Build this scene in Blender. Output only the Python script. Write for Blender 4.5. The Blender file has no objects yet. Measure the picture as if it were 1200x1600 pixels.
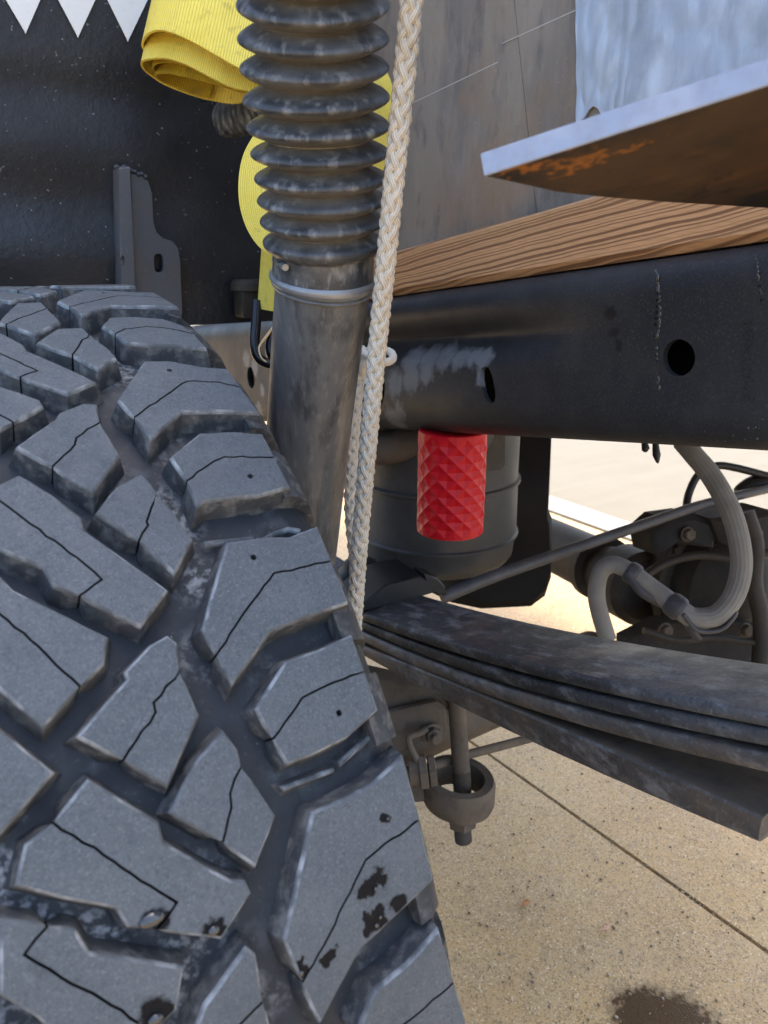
import bpy, bmesh, math, random
from math import sin, cos, pi, radians, sqrt, atan2
from mathutils import Vector, Matrix, noise
from mathutils.geometry import delaunay_2d_cdt, intersect_point_tri_2d
random.seed(7)
S = bpy.context.scene
COL = S.collection

# ------------------------------------------------------------------ camera, sky, sun, exposure
CAM_H, PITCH, FPX = 0.87, radians(18), 1200.0
cam = bpy.data.cameras.new('camera'); camo = bpy.data.objects.new('camera', cam); COL.objects.link(camo)
camo.location = (0, 0, CAM_H); camo.rotation_euler = (pi/2 - PITCH, 0, 0)
cam.sensor_fit = 'VERTICAL'; cam.sensor_height = 36; cam.lens = 27; cam.clip_start = 0.01; cam.clip_end = 500
cam.dof.use_dof = True; cam.dof.focus_distance = 0.60; cam.dof.aperture_fstop = 13
S.camera = camo
YAW = radians(33)                       # the truck's length runs along +y of a frame turned by this angle
AX = Vector((cos(YAW), sin(YAW), 0)); TX = Vector((-sin(YAW), cos(YAW), 0))
SUN_EL, SUN_TOW = radians(63), (AX*1.0 + TX*0.12).normalized()
w = bpy.data.worlds.new('World'); S.world = w; w.use_nodes = True
sk = w.node_tree.nodes.new('ShaderNodeTexSky'); sk.sky_type = 'NISHITA'; sk.sun_disc = False
sk.sun_elevation = SUN_EL; sk.sun_rotation = atan2(SUN_TOW.x, SUN_TOW.y)
sk.air_density = 1.0; sk.dust_density = 3.5; sk.ozone_density = 0.6
bg = w.node_tree.nodes['Background']; bg.inputs['Strength'].default_value = 0.15
w.node_tree.links.new(sk.outputs[0], bg.inputs['Color'])
sl = bpy.data.lights.new('sun', 'SUN'); so = bpy.data.objects.new('sun', sl); COL.objects.link(so)
sl.energy = 1.0; sl.angle = radians(10); sl.color = (1.0, 0.93, 0.80)
sd = SUN_TOW*cos(SUN_EL) + Vector((0, 0, sin(SUN_EL)))
so.rotation_euler = sd.to_track_quat('Z', 'Y').to_euler(); so.location = sd*20
S.view_settings.view_transform = 'Standard'; S.view_settings.look = 'None'
S.view_settings.exposure = 2.15; S.view_settings.gamma = 1; S.view_settings.use_curve_mapping = False

# ------------------------------------------------------------------ frames: truck coordinates (u inboard, v away along the truck, z up)
O = Vector((0, 0, CAM_H))
def ray(px, py):
    X = (px-600)/FPX; U = (800-py)/FPX
    r = Vector((X, cos(PITCH)+U*sin(PITCH), -sin(PITCH)+U*cos(PITCH)))
    return Vector((r.dot(AX), r.dot(TX), r.z))
OT = Vector((0, 0, CAM_H))
def at(px, py, d): return OT + ray(px, py)*d            # point of the place at a distance along the view axis
def on_u(px, py, u): r = ray(px, py); return OT + r*(u/r.x)
def on_v(px, py, v): r = ray(px, py); return OT + r*(v/r.y)
def on_z(px, py, z): r = ray(px, py); return OT + r*((z-CAM_H)/r.z)
ROT = Matrix.Rotation(YAW, 4, 'Z')
def world(p): return ROT @ Vector(p)

# ------------------------------------------------------------------ materials
def material(name, base, rough=0.6, metal=0.0, layers=(), bumps=(), spec=0.5, rnoise=None, coord='Object', coat=0.0, extra=None):
    """layers: (scale, lo, hi, colour, fac[, stretch(3), detail, distortion]) noise masks mixed over the base in order."""
    m = bpy.data.materials.new(name); m.use_nodes = True
    N = m.node_tree.nodes; L = m.node_tree.links
    b = N['Principled BSDF']
    b.inputs['Roughness'].default_value = rough; b.inputs['Metallic'].default_value = metal
    b.inputs['Specular IOR Level'].default_value = spec
    if coat: b.inputs['Coat Weight'].default_value = coat; b.inputs['Coat Roughness'].default_value = 0.15
    tc = N.new('ShaderNodeTexCoord'); co = tc.outputs[coord]
    def rgb(c):
        n = N.new('ShaderNodeRGB'); n.outputs[0].default_value = (*c, 1); return n.outputs[0]
    cur = rgb(base)
    def noisetex(scale, stretch=(1, 1, 1), detail=6, dist=0.0, rough_=0.6):
        mp = N.new('ShaderNodeMapping'); mp.inputs['Scale'].default_value = stretch
        mp.inputs['Location'].default_value = (random.uniform(-5, 5), random.uniform(-5, 5), random.uniform(-5, 5))
        L.new(co, mp.inputs['Vector'])
        t = N.new('ShaderNodeTexNoise'); t.inputs['Scale'].default_value = scale; t.inputs['Detail'].default_value = detail
        t.inputs['Distortion'].default_value = dist; t.inputs['Roughness'].default_value = rough_
        L.new(mp.outputs[0], t.inputs['Vector']); return t.outputs['Fac']
    def ramp(v, lo, hi):
        r = N.new('ShaderNodeMapRange'); r.inputs['From Min'].default_value = lo; r.inputs['From Max'].default_value = hi
        L.new(v, r.inputs['Value']); return r.outputs[0]
    def mul(v, f):
        q = N.new('ShaderNodeMath'); q.operation = 'MULTIPLY'; L.new(v, q.inputs[0])
        if isinstance(f, (int, float)): q.inputs[1].default_value = f
        else: L.new(f, q.inputs[1])
        return q.outputs[0]
    def mix(fac, a, c):
        x = N.new('ShaderNodeMix'); x.data_type = 'RGBA'
        if isinstance(fac, (int, float)): x.inputs[0].default_value = fac
        else: L.new(fac, x.inputs[0])
        L.new(a, x.inputs[6]); L.new(c, x.inputs[7]); return x.outputs[2]
    for ly in layers:
        sc, lo, hi, c, f = ly[:5]
        st = ly[5] if len(ly) > 5 else (1, 1, 1); de = ly[6] if len(ly) > 6 else 6; di = ly[7] if len(ly) > 7 else 0
        cur = mix(mul(ramp(noisetex(sc, st, de, di), lo, hi), f), cur, rgb(c))
    env = dict(m=m, spec=None, N=N, L=L, b=b, tc=tc, co=co, rgb=rgb, noise=noisetex, ramp=ramp, mul=mul, mix=mix, cur=cur, rough=None, height=None)
    if extra: extra(env); cur = env['cur']
    L.new(cur, b.inputs['Base Color'])
    if rnoise:
        r = N.new('ShaderNodeMapRange'); r.inputs['From Min'].default_value = 0.3; r.inputs['From Max'].default_value = 0.7
        r.inputs['To Min'].default_value = rnoise[1]; r.inputs['To Max'].default_value = rnoise[2]
        L.new(noisetex(rnoise[0]), r.inputs['Value']); src = r.outputs[0]
        if env['rough'] is not None:
            x = N.new('ShaderNodeMix'); x.data_type = 'FLOAT'; L.new(env['rough'], x.inputs[0]); L.new(src, x.inputs[2]); x.inputs[3].default_value = 0.16; src = x.outputs[0]
        L.new(src, b.inputs['Roughness'])
    prev = None
    if env['height'] is not None:
        bn = N.new('ShaderNodeBump'); bn.inputs['Strength'].default_value = env['height'][1]; bn.inputs['Distance'].default_value = env['height'][2]
        L.new(env['height'][0], bn.inputs['Height']); prev = bn.outputs[0]
    for bp in bumps:
        sc, stren, dist = bp[:3]; st = bp[3] if len(bp) > 3 else (1, 1, 1)
        bn = N.new('ShaderNodeBump'); bn.inputs['Strength'].default_value = stren; bn.inputs['Distance'].default_value = dist
        L.new(noisetex(sc, st), bn.inputs['Height'])
        if prev: L.new(prev, bn.inputs['Normal'])
        prev = bn.outputs[0]
    if prev: L.new(prev, b.inputs['Normal'])
    return m

def spots(env, pts, colour, dark=True, size=None, wob=0.004, soft=.86, nsc=120):
    """stains with a shape of their own at given object-space points: (x,y,z,radius)."""
    N, L = env['N'], env['L']
    nz = N.new('ShaderNodeTexNoise'); nz.inputs['Scale'].default_value = nsc; nz.inputs['Detail'].default_value = 4
    L.new(env['co'], nz.inputs['Vector'])
    s1 = N.new('ShaderNodeVectorMath'); s1.operation = 'SUBTRACT'; L.new(nz.outputs['Color'], s1.inputs[0]); s1.inputs[1].default_value = (.5, .5, .5)
    s2 = N.new('ShaderNodeVectorMath'); s2.operation = 'SCALE'; L.new(s1.outputs[0], s2.inputs[0]); s2.inputs['Scale'].default_value = wob*4
    ad = N.new('ShaderNodeVectorMath'); ad.operation = 'ADD'; L.new(env['co'], ad.inputs[0]); L.new(s2.outputs[0], ad.inputs[1])
    tot = None
    for x, y, z, r in pts:
        d = N.new('ShaderNodeVectorMath'); d.operation = 'DISTANCE'; L.new(ad.outputs[0], d.inputs[0]); d.inputs[1].default_value = (x, y, z)
        q = N.new('ShaderNodeMapRange'); q.inputs['From Min'].default_value = r; q.inputs['From Max'].default_value = r*soft
        L.new(d.outputs['Value'], q.inputs['Value'])
        if tot is None: tot = q.outputs[0]
        else:
            mx = N.new('ShaderNodeMath'); mx.operation = 'MAXIMUM'; L.new(tot, mx.inputs[0]); L.new(q.outputs[0], mx.inputs[1]); tot = mx.outputs[0]
    env['cur'] = env['mix'](tot, env['cur'], env['rgb'](colour))
    return tot

# ------------------------------------------------------------------ mesh helpers
def link(name, verts, faces, mats, origin=(0, 0, 0), parent=None, porigin=None, smooth=None, fmat=None, mesh=None):
    """ONE mesh object; verts in truck coordinates. A top-level object stands at origin; a child keeps its parent's frame."""
    og = Vector(porigin) if parent is not None else Vector(origin)
    if mesh is None:
        mesh = bpy.data.meshes.new(name)
        mesh.from_pydata([tuple(Vector(v)-og) for v in verts], [], faces)
        for m in (mats if isinstance(mats, (list, tuple)) else [mats]): mesh.materials.append(m)
        if fmat: mesh.polygons.foreach_set('material_index', fmat)
        mesh.update()
        bm = bmesh.new(); bm.from_mesh(mesh); bmesh.ops.recalc_face_normals(bm, faces=bm.faces); bm.to_mesh(mesh); bm.free()
        if smooth is not None:
            mesh.polygons.foreach_set('use_smooth', [True]*len(mesh.polygons)); mesh.set_sharp_from_angle(angle=radians(smooth))
    o = bpy.data.objects.new(name, mesh); COL.objects.link(o)
    if parent is not None: o.parent = parent
    else: o.location = world(og); o.rotation_euler = (0, 0, YAW)
    o['_og'] = list(og)
    return o
def empty(name, origin):
    o = bpy.data.objects.new(name, None); COL.objects.link(o); o.empty_display_size = 0.02
    o.location = world(origin); o.rotation_euler = (0, 0, YAW); o['_og'] = list(origin); return o
def tag(o, label=None, cat=None, group=None, kind=None):
    if label: o['label'] = label
    if cat: o['category'] = cat
    if group: o['group'] = group
    if kind: o['kind'] = kind
    return o
def part(name, geo, mats, parent, smooth=None, fmat=None):
    return link(name, geo[0], geo[1], mats, parent=parent, porigin=parent['_og'], smooth=smooth, fmat=fmat)
def join(*gs):
    V, F = [], []
    for g in gs:
        n = len(V); V += list(g[0]); F += [tuple(i+n for i in f) for f in g[1]]
    return V, F
def sm(a, b, x):
    t = max(0, min(1, (x-a)/(b-a))); return t*t*(3-2*t)
def frames(P):
    n = len(P); Tn = [(P[min(i+1, n-1)]-P[max(i-1, 0)]).normalized() for i in range(n)]
    a = Vector((0, 0, 1)) if abs(Tn[0].z) < .8 else Vector((1, 0, 0))
    N0 = (a - Tn[0]*a.dot(Tn[0])).normalized(); out = []
    for t in Tn:
        N0 = (N0 - t*N0.dot(t)).normalized(); out.append((t, N0, t.cross(N0)))
    return out
def spline(P, n):
    P = [Vector(p) for p in P]; Q = []
    m = len(P)-1
    for k in range(n+1):
        t = k/n*m; i = min(int(t), m-1); f = t-i
        a, b, c, d = P[max(i-1, 0)], P[i], P[i+1], P[min(i+2, m)]
        Q.append(0.5*((2*b) + (c-a)*f + (2*a-5*b+4*c-d)*f*f + (3*b-a-3*c+d)*f**3))
    return Q
def lerp_list(Lr, t):
    x = t*(len(Lr)-1); i = min(int(x), len(Lr)-2); return Lr[i]*(1-(x-i)) + Lr[i+1]*(x-i)
def tube(P, r, seg=16, cap=True, sq=None):
    """tube along points; r a number, list or function of t."""
    fr = frames(P); V, F = [], []; n = len(P)
    for i, (p, (t, a, b)) in enumerate(zip(P, fr)):
        rr = r(i/(n-1)) if callable(r) else (lerp_list(r, i/(n-1)) if isinstance(r, (list, tuple)) else r)
        for k in range(seg):
            g = 2*pi*k/seg; V.append(p + a*(cos(g)*rr) + b*(sin(g)*rr*(sq or 1)))
    for i in range(n-1):
        for k in range(seg):
            F.append((i*seg+k, i*seg+(k+1) % seg, (i+1)*seg+(k+1) % seg, (i+1)*seg+k))
    if cap: F.append(tuple(range(seg))[::-1]); F.append(tuple((n-1)*seg+k for k in range(seg)))
    return V, F
def lathe(axis0, axis1, prof, seg=32, cap=True):
    """prof: list of (t along axis 0..1, radius)"""
    a, b = Vector(axis0), Vector(axis1); P = [a+(b-a)*t for t, r in prof]
    d = (b-a).normalized(); q = Vector((0, 0, 1)) if abs(d.z) < .8 else Vector((1, 0, 0))
    n = (q-d*q.dot(d)).normalized(); c = d.cross(n); V, F = [], []
    for p, (t, r) in zip(P, prof):
        for k in range(seg): g = 2*pi*k/seg; V.append(p + n*(cos(g)*r) + c*(sin(g)*r))
    for i in range(len(P)-1):
        for k in range(seg): F.append((i*seg+k, i*seg+(k+1) % seg, (i+1)*seg+(k+1) % seg, (i+1)*seg+k))
    if cap: F.append(tuple(range(seg))[::-1]); F.append(tuple((len(P)-1)*seg+k for k in range(seg)))
    return V, F
def prism(poly, vec, bev=0.0):
    """closed outline (3-D points in one plane) pushed along vec, with a small chamfer on both rims."""
    poly = [Vector(p) for p in poly]; n = len(poly); vec = Vector(vec); c = sum(poly, Vector())/n
    def ins(off): return [p + (c-p).normalized()*bev*1.3 + off for p in poly]
    if bev:
        d = vec.normalized()*bev
        loops = [ins(Vector()), [p+d for p in poly], [p+vec-d for p in poly], ins(vec)]
    else: loops = [poly, [p+vec for p in poly]]
    V = [p for l in loops for p in l]; F = []
    for i in range(len(loops)-1):
        for k in range(n): F.append((i*n+k, i*n+(k+1) % n, (i+1)*n+(k+1) % n, (i+1)*n+k))
    F.append(tuple(range(n))[::-1]); F.append(tuple((len(loops)-1)*n+k for k in range(n)))
    return V, F
def box(lo, hi, bev=0.002):
    (a, b, c), (d, e, f) = lo, hi
    bm = bmesh.new(); bmesh.ops.create_cube(bm, size=1)
    for v in bm.verts: v.co = Vector(((a+d)/2+v.co.x*(d-a), (b+e)/2+v.co.y*(e-b), (c+f)/2+v.co.z*(f-c)))
    if bev: bmesh.ops.bevel(bm, geom=bm.edges[:], offset=bev, segments=2, affect='EDGES', profile=.5)
    bm.verts.index_update(); V = [v.co.copy() for v in bm.verts]; F = [tuple(v.index for v in f.verts) for f in bm.faces]; bm.free(); return V, F
def orient(g, M): return [M @ Vector(v) for v in g[0]], g[1]
def grid(nu, nv, fn, closed_u=False):
    V = [Vector(fn(i/(nu-1 if not closed_u else nu), j/(nv-1))) for j in range(nv) for i in range(nu)]; F = []
    for j in range(nv-1):
        for i in range(nu if closed_u else nu-1): F.append((j*nu+i, j*nu+(i+1) % nu, (j+1)*nu+(i+1) % nu, (j+1)*nu+i))
    return V, F
def thicken(g, nvec, t):
    """give a sheet a real thickness along nvec (Vector or per-vertex normals when None)"""
    V, F = g; n = len(V)
    if nvec is None:
        nr = [Vector() for _ in V]
        for f in F:
            q = (V[f[1]]-V[f[0]]).cross(V[f[-1]]-V[f[0]])
            for i in f: nr[i] += q
        off = [x.normalized()*t if x.length else Vector() for x in nr]
    else: off = [Vector(nvec)*t]*n
    V2 = list(V)+[v+o for v, o in zip(V, off)]; F2 = [f for f in F]+[tuple(i+n for i in f[::-1]) for f in F]
    cnt = {}
    for f in F:
        for i in range(len(f)):
            e = (f[i], f[(i+1) % len(f)]); cnt[e] = 1
    for (a, b) in cnt:
        if (b, a) not in cnt: F2.append((b, a, a+n, b+n))
    return V2, F2
def cut(o, cutters):
    """cut the cutters' volumes out of o (cutters: geometry in truck coordinates) and keep the result as its mesh"""
    tmp = []
    for g in cutters:
        c = link('cutter', g[0], g[1], [], origin=o['_og']); tmp.append(c)
        md = o.modifiers.new('b', 'BOOLEAN'); md.operation = 'DIFFERENCE'; md.object = c; md.solver = 'EXACT'
    bpy.context.view_layer.update()
    dg = bpy.context.evaluated_depsgraph_get()
    me = bpy.data.meshes.new_from_object(o.evaluated_get(dg)); o.modifiers.clear()
    old = o.data; o.data = me; bpy.data.meshes.remove(old)
    for c in tmp: m = c.data; bpy.data.objects.remove(c); bpy.data.meshes.remove(m)
    me.polygons.foreach_set('use_smooth', [True]*len(me.polygons)); me.set_sharp_from_angle(angle=radians(35))
def bolt_geo(c, d, r, h, ext=0.0, er=0.0):
    """hexagon nut or bolt head at c along d, with a stub of thread"""
    c = Vector(c); d = Vector(d).normalized()
    g = lathe(c, c+d*h, [(0, r*.96), (.08, r), (.8, r), (1, r*.86)], 6)
    w_ = lathe(c-d*h*.25, c, [(0, r*1.25), (.7, r*1.25), (1, r*1.18)], 20)
    gs = [g, w_]
    if ext: gs.append(thread(c+d*h, c+d*(h+ext), er))
    return join(*gs)
def thread(a, b, r, pitch=0.0018):
    n = max(3, int((Vector(b)-Vector(a)).length/pitch)); pr = []
    for i in range(n): pr += [(i/n, r*.86), ((i+.5)/n, r)]
    pr.append((1, r*.8)); return lathe(a, b, pr, 16)

# ------------------------------------------------------------------ ground, driveway, kerb, road
def agg(env):
    N, L = env['N'], env['L']
    v = N.new('ShaderNodeTexVoronoi'); v.inputs['Scale'].default_value = 520; L.new(env['co'], v.inputs['Vector'])
    hs = N.new('ShaderNodeSeparateColor'); L.new(v.outputs['Color'], hs.inputs[0])
    env['cur'] = env['mix'](env['mul'](env['ramp'](hs.outputs[0], .35, 1.0), .45), env['cur'], env['rgb']((.50, .40, .26)))
    env['cur'] = env['mix'](env['mul'](env['ramp'](hs.outputs[1], .62, .95), .60), env['cur'], env['rgb']((.13, .085, .045)))
    env['cur'] = env['mix'](env['mul'](env['ramp'](hs.outputs[2], .93, .98), .7), env['cur'], env['rgb']((.80, .66, .42)))  # rare bright cells paint glints into the aggregate colour
    env['height'] = (v.outputs['Distance'], .25, .0010)
    c = on_z(1012, 1588, 0)
    tot = spots(env, [(c.x, c.y, 0, .055), (c.x-.035, c.y-.02, 0, .045), (c.x+.02, c.y-.03, 0, .06), (c.x-.01, c.y-.07, 0, .07)], (.10, .062, .032), wob=.012, soft=.6)
    env['rough'] = tot
M_conc = material('brown_aggregate_concrete', (.60, .375, .15), .75, layers=[(2.2, .42, .62, (.68, .47, .22), .6), (5, .45, .65, (.42, .275, .13), .55), (14, .45, .7, (.58, .41, .22), .45), (60, .55, .75, (.22, .15, .085), .45)], extra=agg, bumps=[(300, .3, .001)], rnoise=(150, .35, .85))
M_road = material('pale_road_concrete', (.185, .165, .122), .9, layers=[(4, .4, .7, (.16, .14, .105), .6), (1.2, .4, .7, (.215, .195, .15), .5, (1, 8, 1)), (120, .5, .7, (.18, .15, .11), .5)], bumps=[(150, .4, .002)])
M_kerb = material('pale_kerb_concrete', (.34, .32, .27), .85, layers=[(25, .5, .7, (.42, .39, .33), .5)], bumps=[(120, .3, .001)])
M_soil = material('joint_soil', (.06, .05, .035), .95, layers=[(60, .4, .7, (.10, .08, .05), .6)])
def grit():
    gs = []; rnd = random.Random(3)
    for k in range(420):
        x, y = rnd.uniform(640, 1230), rnd.uniform(1180, 1640); c = on_z(x, y, .0)
        if abs(c.x-jl(c.y)) < .006 and rnd.random() < .2: continue
        r = rnd.choice([.0006, .0009, .0012, .0012, .0022]); bm = bmesh.new(); bmesh.ops.create_icosphere(bm, subdivisions=1, radius=r)
        q = [rnd.uniform(.7, 1.4) for _ in range(3)]
        gs.append(([Vector((c.x+v.co.x*q[0]*rnd.uniform(.8, 1.15), c.y+v.co.y*q[1]*rnd.uniform(.8, 1.15), r*.5+v.co.z*.7)) for v in bm.verts], [tuple(v.index for v in f.verts) for f in bm.faces])); bm.free()
    for k in range(160):      # grit caught in the joint
        v = rnd.uniform(.3, 1.1); c = Vector((jl(v)+rnd.uniform(-.004, .004), v, -.0015)); r = rnd.uniform(.0008, .0022); bm = bmesh.new(); bmesh.ops.create_icosphere(bm, subdivisions=1, radius=r)
        gs.append(([c+w.co for w in bm.verts], [tuple(w.index for w in f.verts) for f in bm.faces])); bm.free()
    return join(*gs)
gr = link('ground', [(-120, -120, -.045), (120, -120, -.045), (120, 120, -.045), (-120, 120, -.045)], [(0, 1, 2, 3)], M_soil); tag(gr, kind='structure')
def jl(v): return .829 + (.889-v)*.0554
def slab(poly, mat, parent, name='concrete_slab', z1=0.0, z0=-.04):
    V, F = prism([(u, v, z0) for u, v in poly], (0, 0, z1-z0), 0)
    return part(name, (V, F), mat, parent)
dw = empty('driveway', (0, 0, 0)); tag(dw, kind='structure')
a, b = -6, 9
slab([(-6, a), (jl(a)-.0035, a), (jl(b)-.0035, b), (-6, b)], M_conc, dw)
slab([(jl(a)+.0035, a), (1.965, a), (1.965, b), (jl(b)+.0035, b)], M_conc, dw)
M_grit = material('loose_grit', (.40, .29, .17), .8, layers=[(90, .4, .6, (.12, .085, .055), .8), (60, .5, .65, (.62, .52, .38), .7)])
gt = part('grit', grit(), M_grit, dw, smooth=60); tag(gt, kind='stuff')
kb = link('kerb', *prism([(1.97, -6, -.04), (2.10, -6, -.04), (2.10, 9, -.04), (1.97, 9, -.04)], (0, 0, .048), .004), M_kerb); tag(kb, kind='structure')
rd = link('road', *prism([(2.106, -20, -.04), (14, -20, -.04), (14, 30, -.04), (2.106, 30, -.04)], (0, 0, .036), 0), M_road); tag(rd, kind='structure')

# ------------------------------------------------------------------ chassis rail
def rail_top(v): return .884-.112*(v-.297)
def rail_bot(v): return .749-.143*(v-.270)
RU = .480
def rail_loop(v, ins):
    t, b_ = rail_top(v)-ins, rail_bot(v)+ins; u0, u1, r = RU+ins, RU+.085-ins, .026-ins*.6
    pts = []
    def arc(cu, cz, a0, a1, n=5):
        for k in range(n+1): g = radians(a0+(a1-a0)*k/n); pts.append((cu+r*cos(g), cz+r*sin(g)))
    arc(u0+r, t-r, 90, 180)
    nw = 22
    for k in range(1, nw):
        z = (t-r)+(b_+r-t+r)*k/nw; pts.append((u0, z))
    arc(u0+r, b_+r, 180, 270); arc(u1-r, b_+r, 270, 360, 3); arc(u1-r, t-r, 0, 90, 3)
    out = []
    for u, z in pts:
        if u < RU+.045:
            q = (rail_top(v)-z)
            k = sm(.40, .60, v)*(1-sm(.95, 1.1, v))
            u += k*(0.020*math.exp(-((q-.050)/.015)**2) - .006*math.exp(-((q-.115)/.03)**2))*(1 - (u-RU)/.05)
        out.append(Vector((u, v, z)))
    return out
def rail_geo():
    vs = [-.5+i*.025 for i in range(112)]; V, F = [], []
    lo = [rail_loop(v, 0) for v in vs]; li = [rail_loop(v, .005) for v in vs]; n = len(lo[0]); m = len(vs)
    for l in lo: V += l
    for l in li: V += l
    for i in range(m-1):
        for k in range(n):
            a_, b_, c_, d_ = i*n+k, i*n+(k+1) % n, (i+1)*n+(k+1) % n, (i+1)*n+k
            F.append((a_, b_, c_, d_)); F.append((m*n+d_, m*n+c_, m*n+b_, m*n+a_))
    for k in range(n):
        F.append((k, m*n+k, m*n+(k+1) % n, (k+1) % n)); e = (m-1)*n
        F.append((e+(k+1) % n, m*n+e+(k+1) % n, m*n+e+k, e+k))
    return V, F
def ellipse(cx, cy, rx, ry, rot=0, n=28, p=2.0):
    out = []
    for k in range(n):
        g = 2*pi*k/n; x, y = rx*math.copysign(abs(cos(g))**(2/p), cos(g)), ry*math.copysign(abs(sin(g))**(2/p), sin(g))
        out.append((cx+x*cos(rot)-y*sin(rot), cy+x*sin(rot)+y*cos(rot)))
    return out
def scrape(env):
    pts = []
    for x, y, r in [(640, 560, .022), (665, 556, .022), (690, 552, .022), (715, 556, .018), (735, 552, .016), (752, 560, .016), (645, 590, .020), (668, 585, .015), (622, 600, .02), (628, 640, .014), (618, 655, .02), (755, 590, .010), (398, 575, .016), (385, 560, .016), (404, 640, .014), (410, 610, .010)]:
        p = on_u(x, y, RU); pts.append((p.x, p.y, p.z, r))
    tot = spots(env, pts, (.135, .138, .142), wob=.0045, soft=.55)
    n2 = env['noise'](45, (1, 1, 1), 5); env['cur'] = env['mix'](env['mul'](env['mul'](tot, env['ramp'](n2, .45, .75)), .5), env['cur'], env['rgb']((.06, .055, .055)))
    p = on_u(1000, 490, RU)
    dd = []
    for x, y, r in [(955, 500, .010), (960, 525, .009), (968, 485, .007), (1000, 560, .016), (1010, 610, .018), (890, 480, .006)]:
        q = on_u(x, y, RU); dd.append((q.x, q.y, q.z, r))
    dl = []
    for k in range(17):
        y = 412+k*9.5; x = 1020+5*sin((y-400)/30)+(y-420)*.07
        if k not in (11, 13): q = on_u(x, y, RU); dl.append((q.x, q.y, q.z, .0017 if y < 520 else .0009))
    for k in range(8): q = on_u(1180+k*1.3, 392+k*11, RU); dl.append((q.x, q.y, q.z, .0014))
    spots(env, dl, (.004, .004, .005), wob=.0006, soft=.6, nsc=700)
    dd = []
    for x, y, r in [(952, 490, .007), (958, 520, .006), (966, 540, .005)]: q = on_u(x, y, RU); dd.append((q.x, q.y, q.z, r))
    spots(env, dd, (.011, .011, .013), wob=.003, soft=.6)
M_black = material('black_chassis_paint', (.018, .019, .022), .42, spec=.2, layers=[(9, .45, .75, (.040, .041, .044), .7), (600, .54, .72, (.09, .09, .09), .4), (1300, .58, .74, (.13, .13, .128), .35), (30, .5, .8, (.045, .044, .042), .4)], bumps=[(700, .35, .0006), (60, .15, .002)], rnoise=(14, .36, .58), extra=scrape)
M_blackgloss = material('black_gloss_metal', (.008, .008, .009), .45, spec=.22, layers=[(40, .55, .8, (.06, .06, .06), .4)], bumps=[(200, .1, .001)])
rail = link('chassis_rail', *rail_geo(), M_black)
tag(rail, 'black painted steel truck chassis rail with round and oval holes above the leaf spring', 'chassis rail')
def rcut(poly): return prism([on_u(x, y, RU) - Vector((.02, 0, 0)) for x, y in poly], (.045, 0, 0))
cut(rail, [rcut(ellipse(1061, 559, 25, 29)), rcut(ellipse(766, 601, 9.5, 29, radians(-17), p=2.6)), rcut(ellipse(598, 612, 9, 24, radians(0))), rcut(ellipse(392, 590, 5.5, 17, radians(-6)))])
# water beads that ran down the rail (nobody could count them)
def drops():
    gs = []
    def bead(x, y, r, el=1.0):
        p = on_u(x, y, RU+.0005 if y > 440 else RU); bm = bmesh.new(); bmesh.ops.create_icosphere(bm, subdivisions=1, radius=1)
        V = [Vector((p.x+v.co.x*r*.6, p.y+v.co.y*r, p.z+v.co.z*r*el)) for v in bm.verts]; F = [tuple(v.index for v in f.verts) for f in bm.faces]; bm.free(); gs.append((V, F))
    y = 425.0
    while y < 610:
        x = 1021+6*sin((y-400)/38)+(y-420)*.075+random.uniform(-1.5, 1.5)
        if y < 520 or random.random() < .45: bead(x, y, random.uniform(.0008, .0018), random.uniform(1, 2))
        y += random.uniform(1.5, 4.5)
    y = 400.0
    while y < 480: bead(1181+(y-400)*.14+random.uniform(-1.5, 1.5), y, random.uniform(.0005, .0013), random.uniform(1, 2)); y += random.uniform(2, 6)
    for k in range(46): bead(random.gauss(1182, 9), random.uniform(495, 690), random.uniform(.0004, .0010))
    for k in range(14): bead(random.gauss(1145, 25), random.uniform(560, 690), random.uniform(.0003, .0006))
    return join(*gs)
M_water = material('water_bead', (.03, .032, .035), .06, spec=.8)
dr = part('water_beads', drops(), M_water, rail, smooth=60); tag(dr, kind='stuff')
def lettering(txt, name, size, mats, parent, p, xdir, ydir, ext=.0005):
    cu = bpy.data.curves.new(name, 'FONT'); cu.body = txt; cu.size = size; cu.extrude = ext; cu.align_x = 'LEFT'; cu.space_character = 1.12
    o = bpy.data.objects.new(name, cu); COL.objects.link(o); bpy.context.view_layer.update()
    me = bpy.data.meshes.new_from_object(o.evaluated_get(bpy.context.evaluated_depsgraph_get())); bpy.data.objects.remove(o); bpy.data.curves.remove(cu)
    x, y = Vector(xdir).normalized(), Vector(ydir).normalized(); zz = x.cross(y)
    for v in me.vertices: v.co = Vector(p)-Vector(parent['_og']) + x*v.co.x + y*v.co.y + zz*v.co.z
    me.materials.clear(); me.materials.append(mats)
    o = bpy.data.objects.new(name, me); COL.objects.link(o); o.parent = parent; o['_og'] = parent['_og']; return o
p0, p1 = on_u(1177, 628, RU-.0002), on_u(1176, 492, RU-.0002)
lettering('57F03N8A', 'stamped_lettering', (p1-p0).length/5.05, M_black, rail, p0, p1-p0, (0, 1, 0) if False else Vector((0, 1, 0)), .0004)

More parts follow.
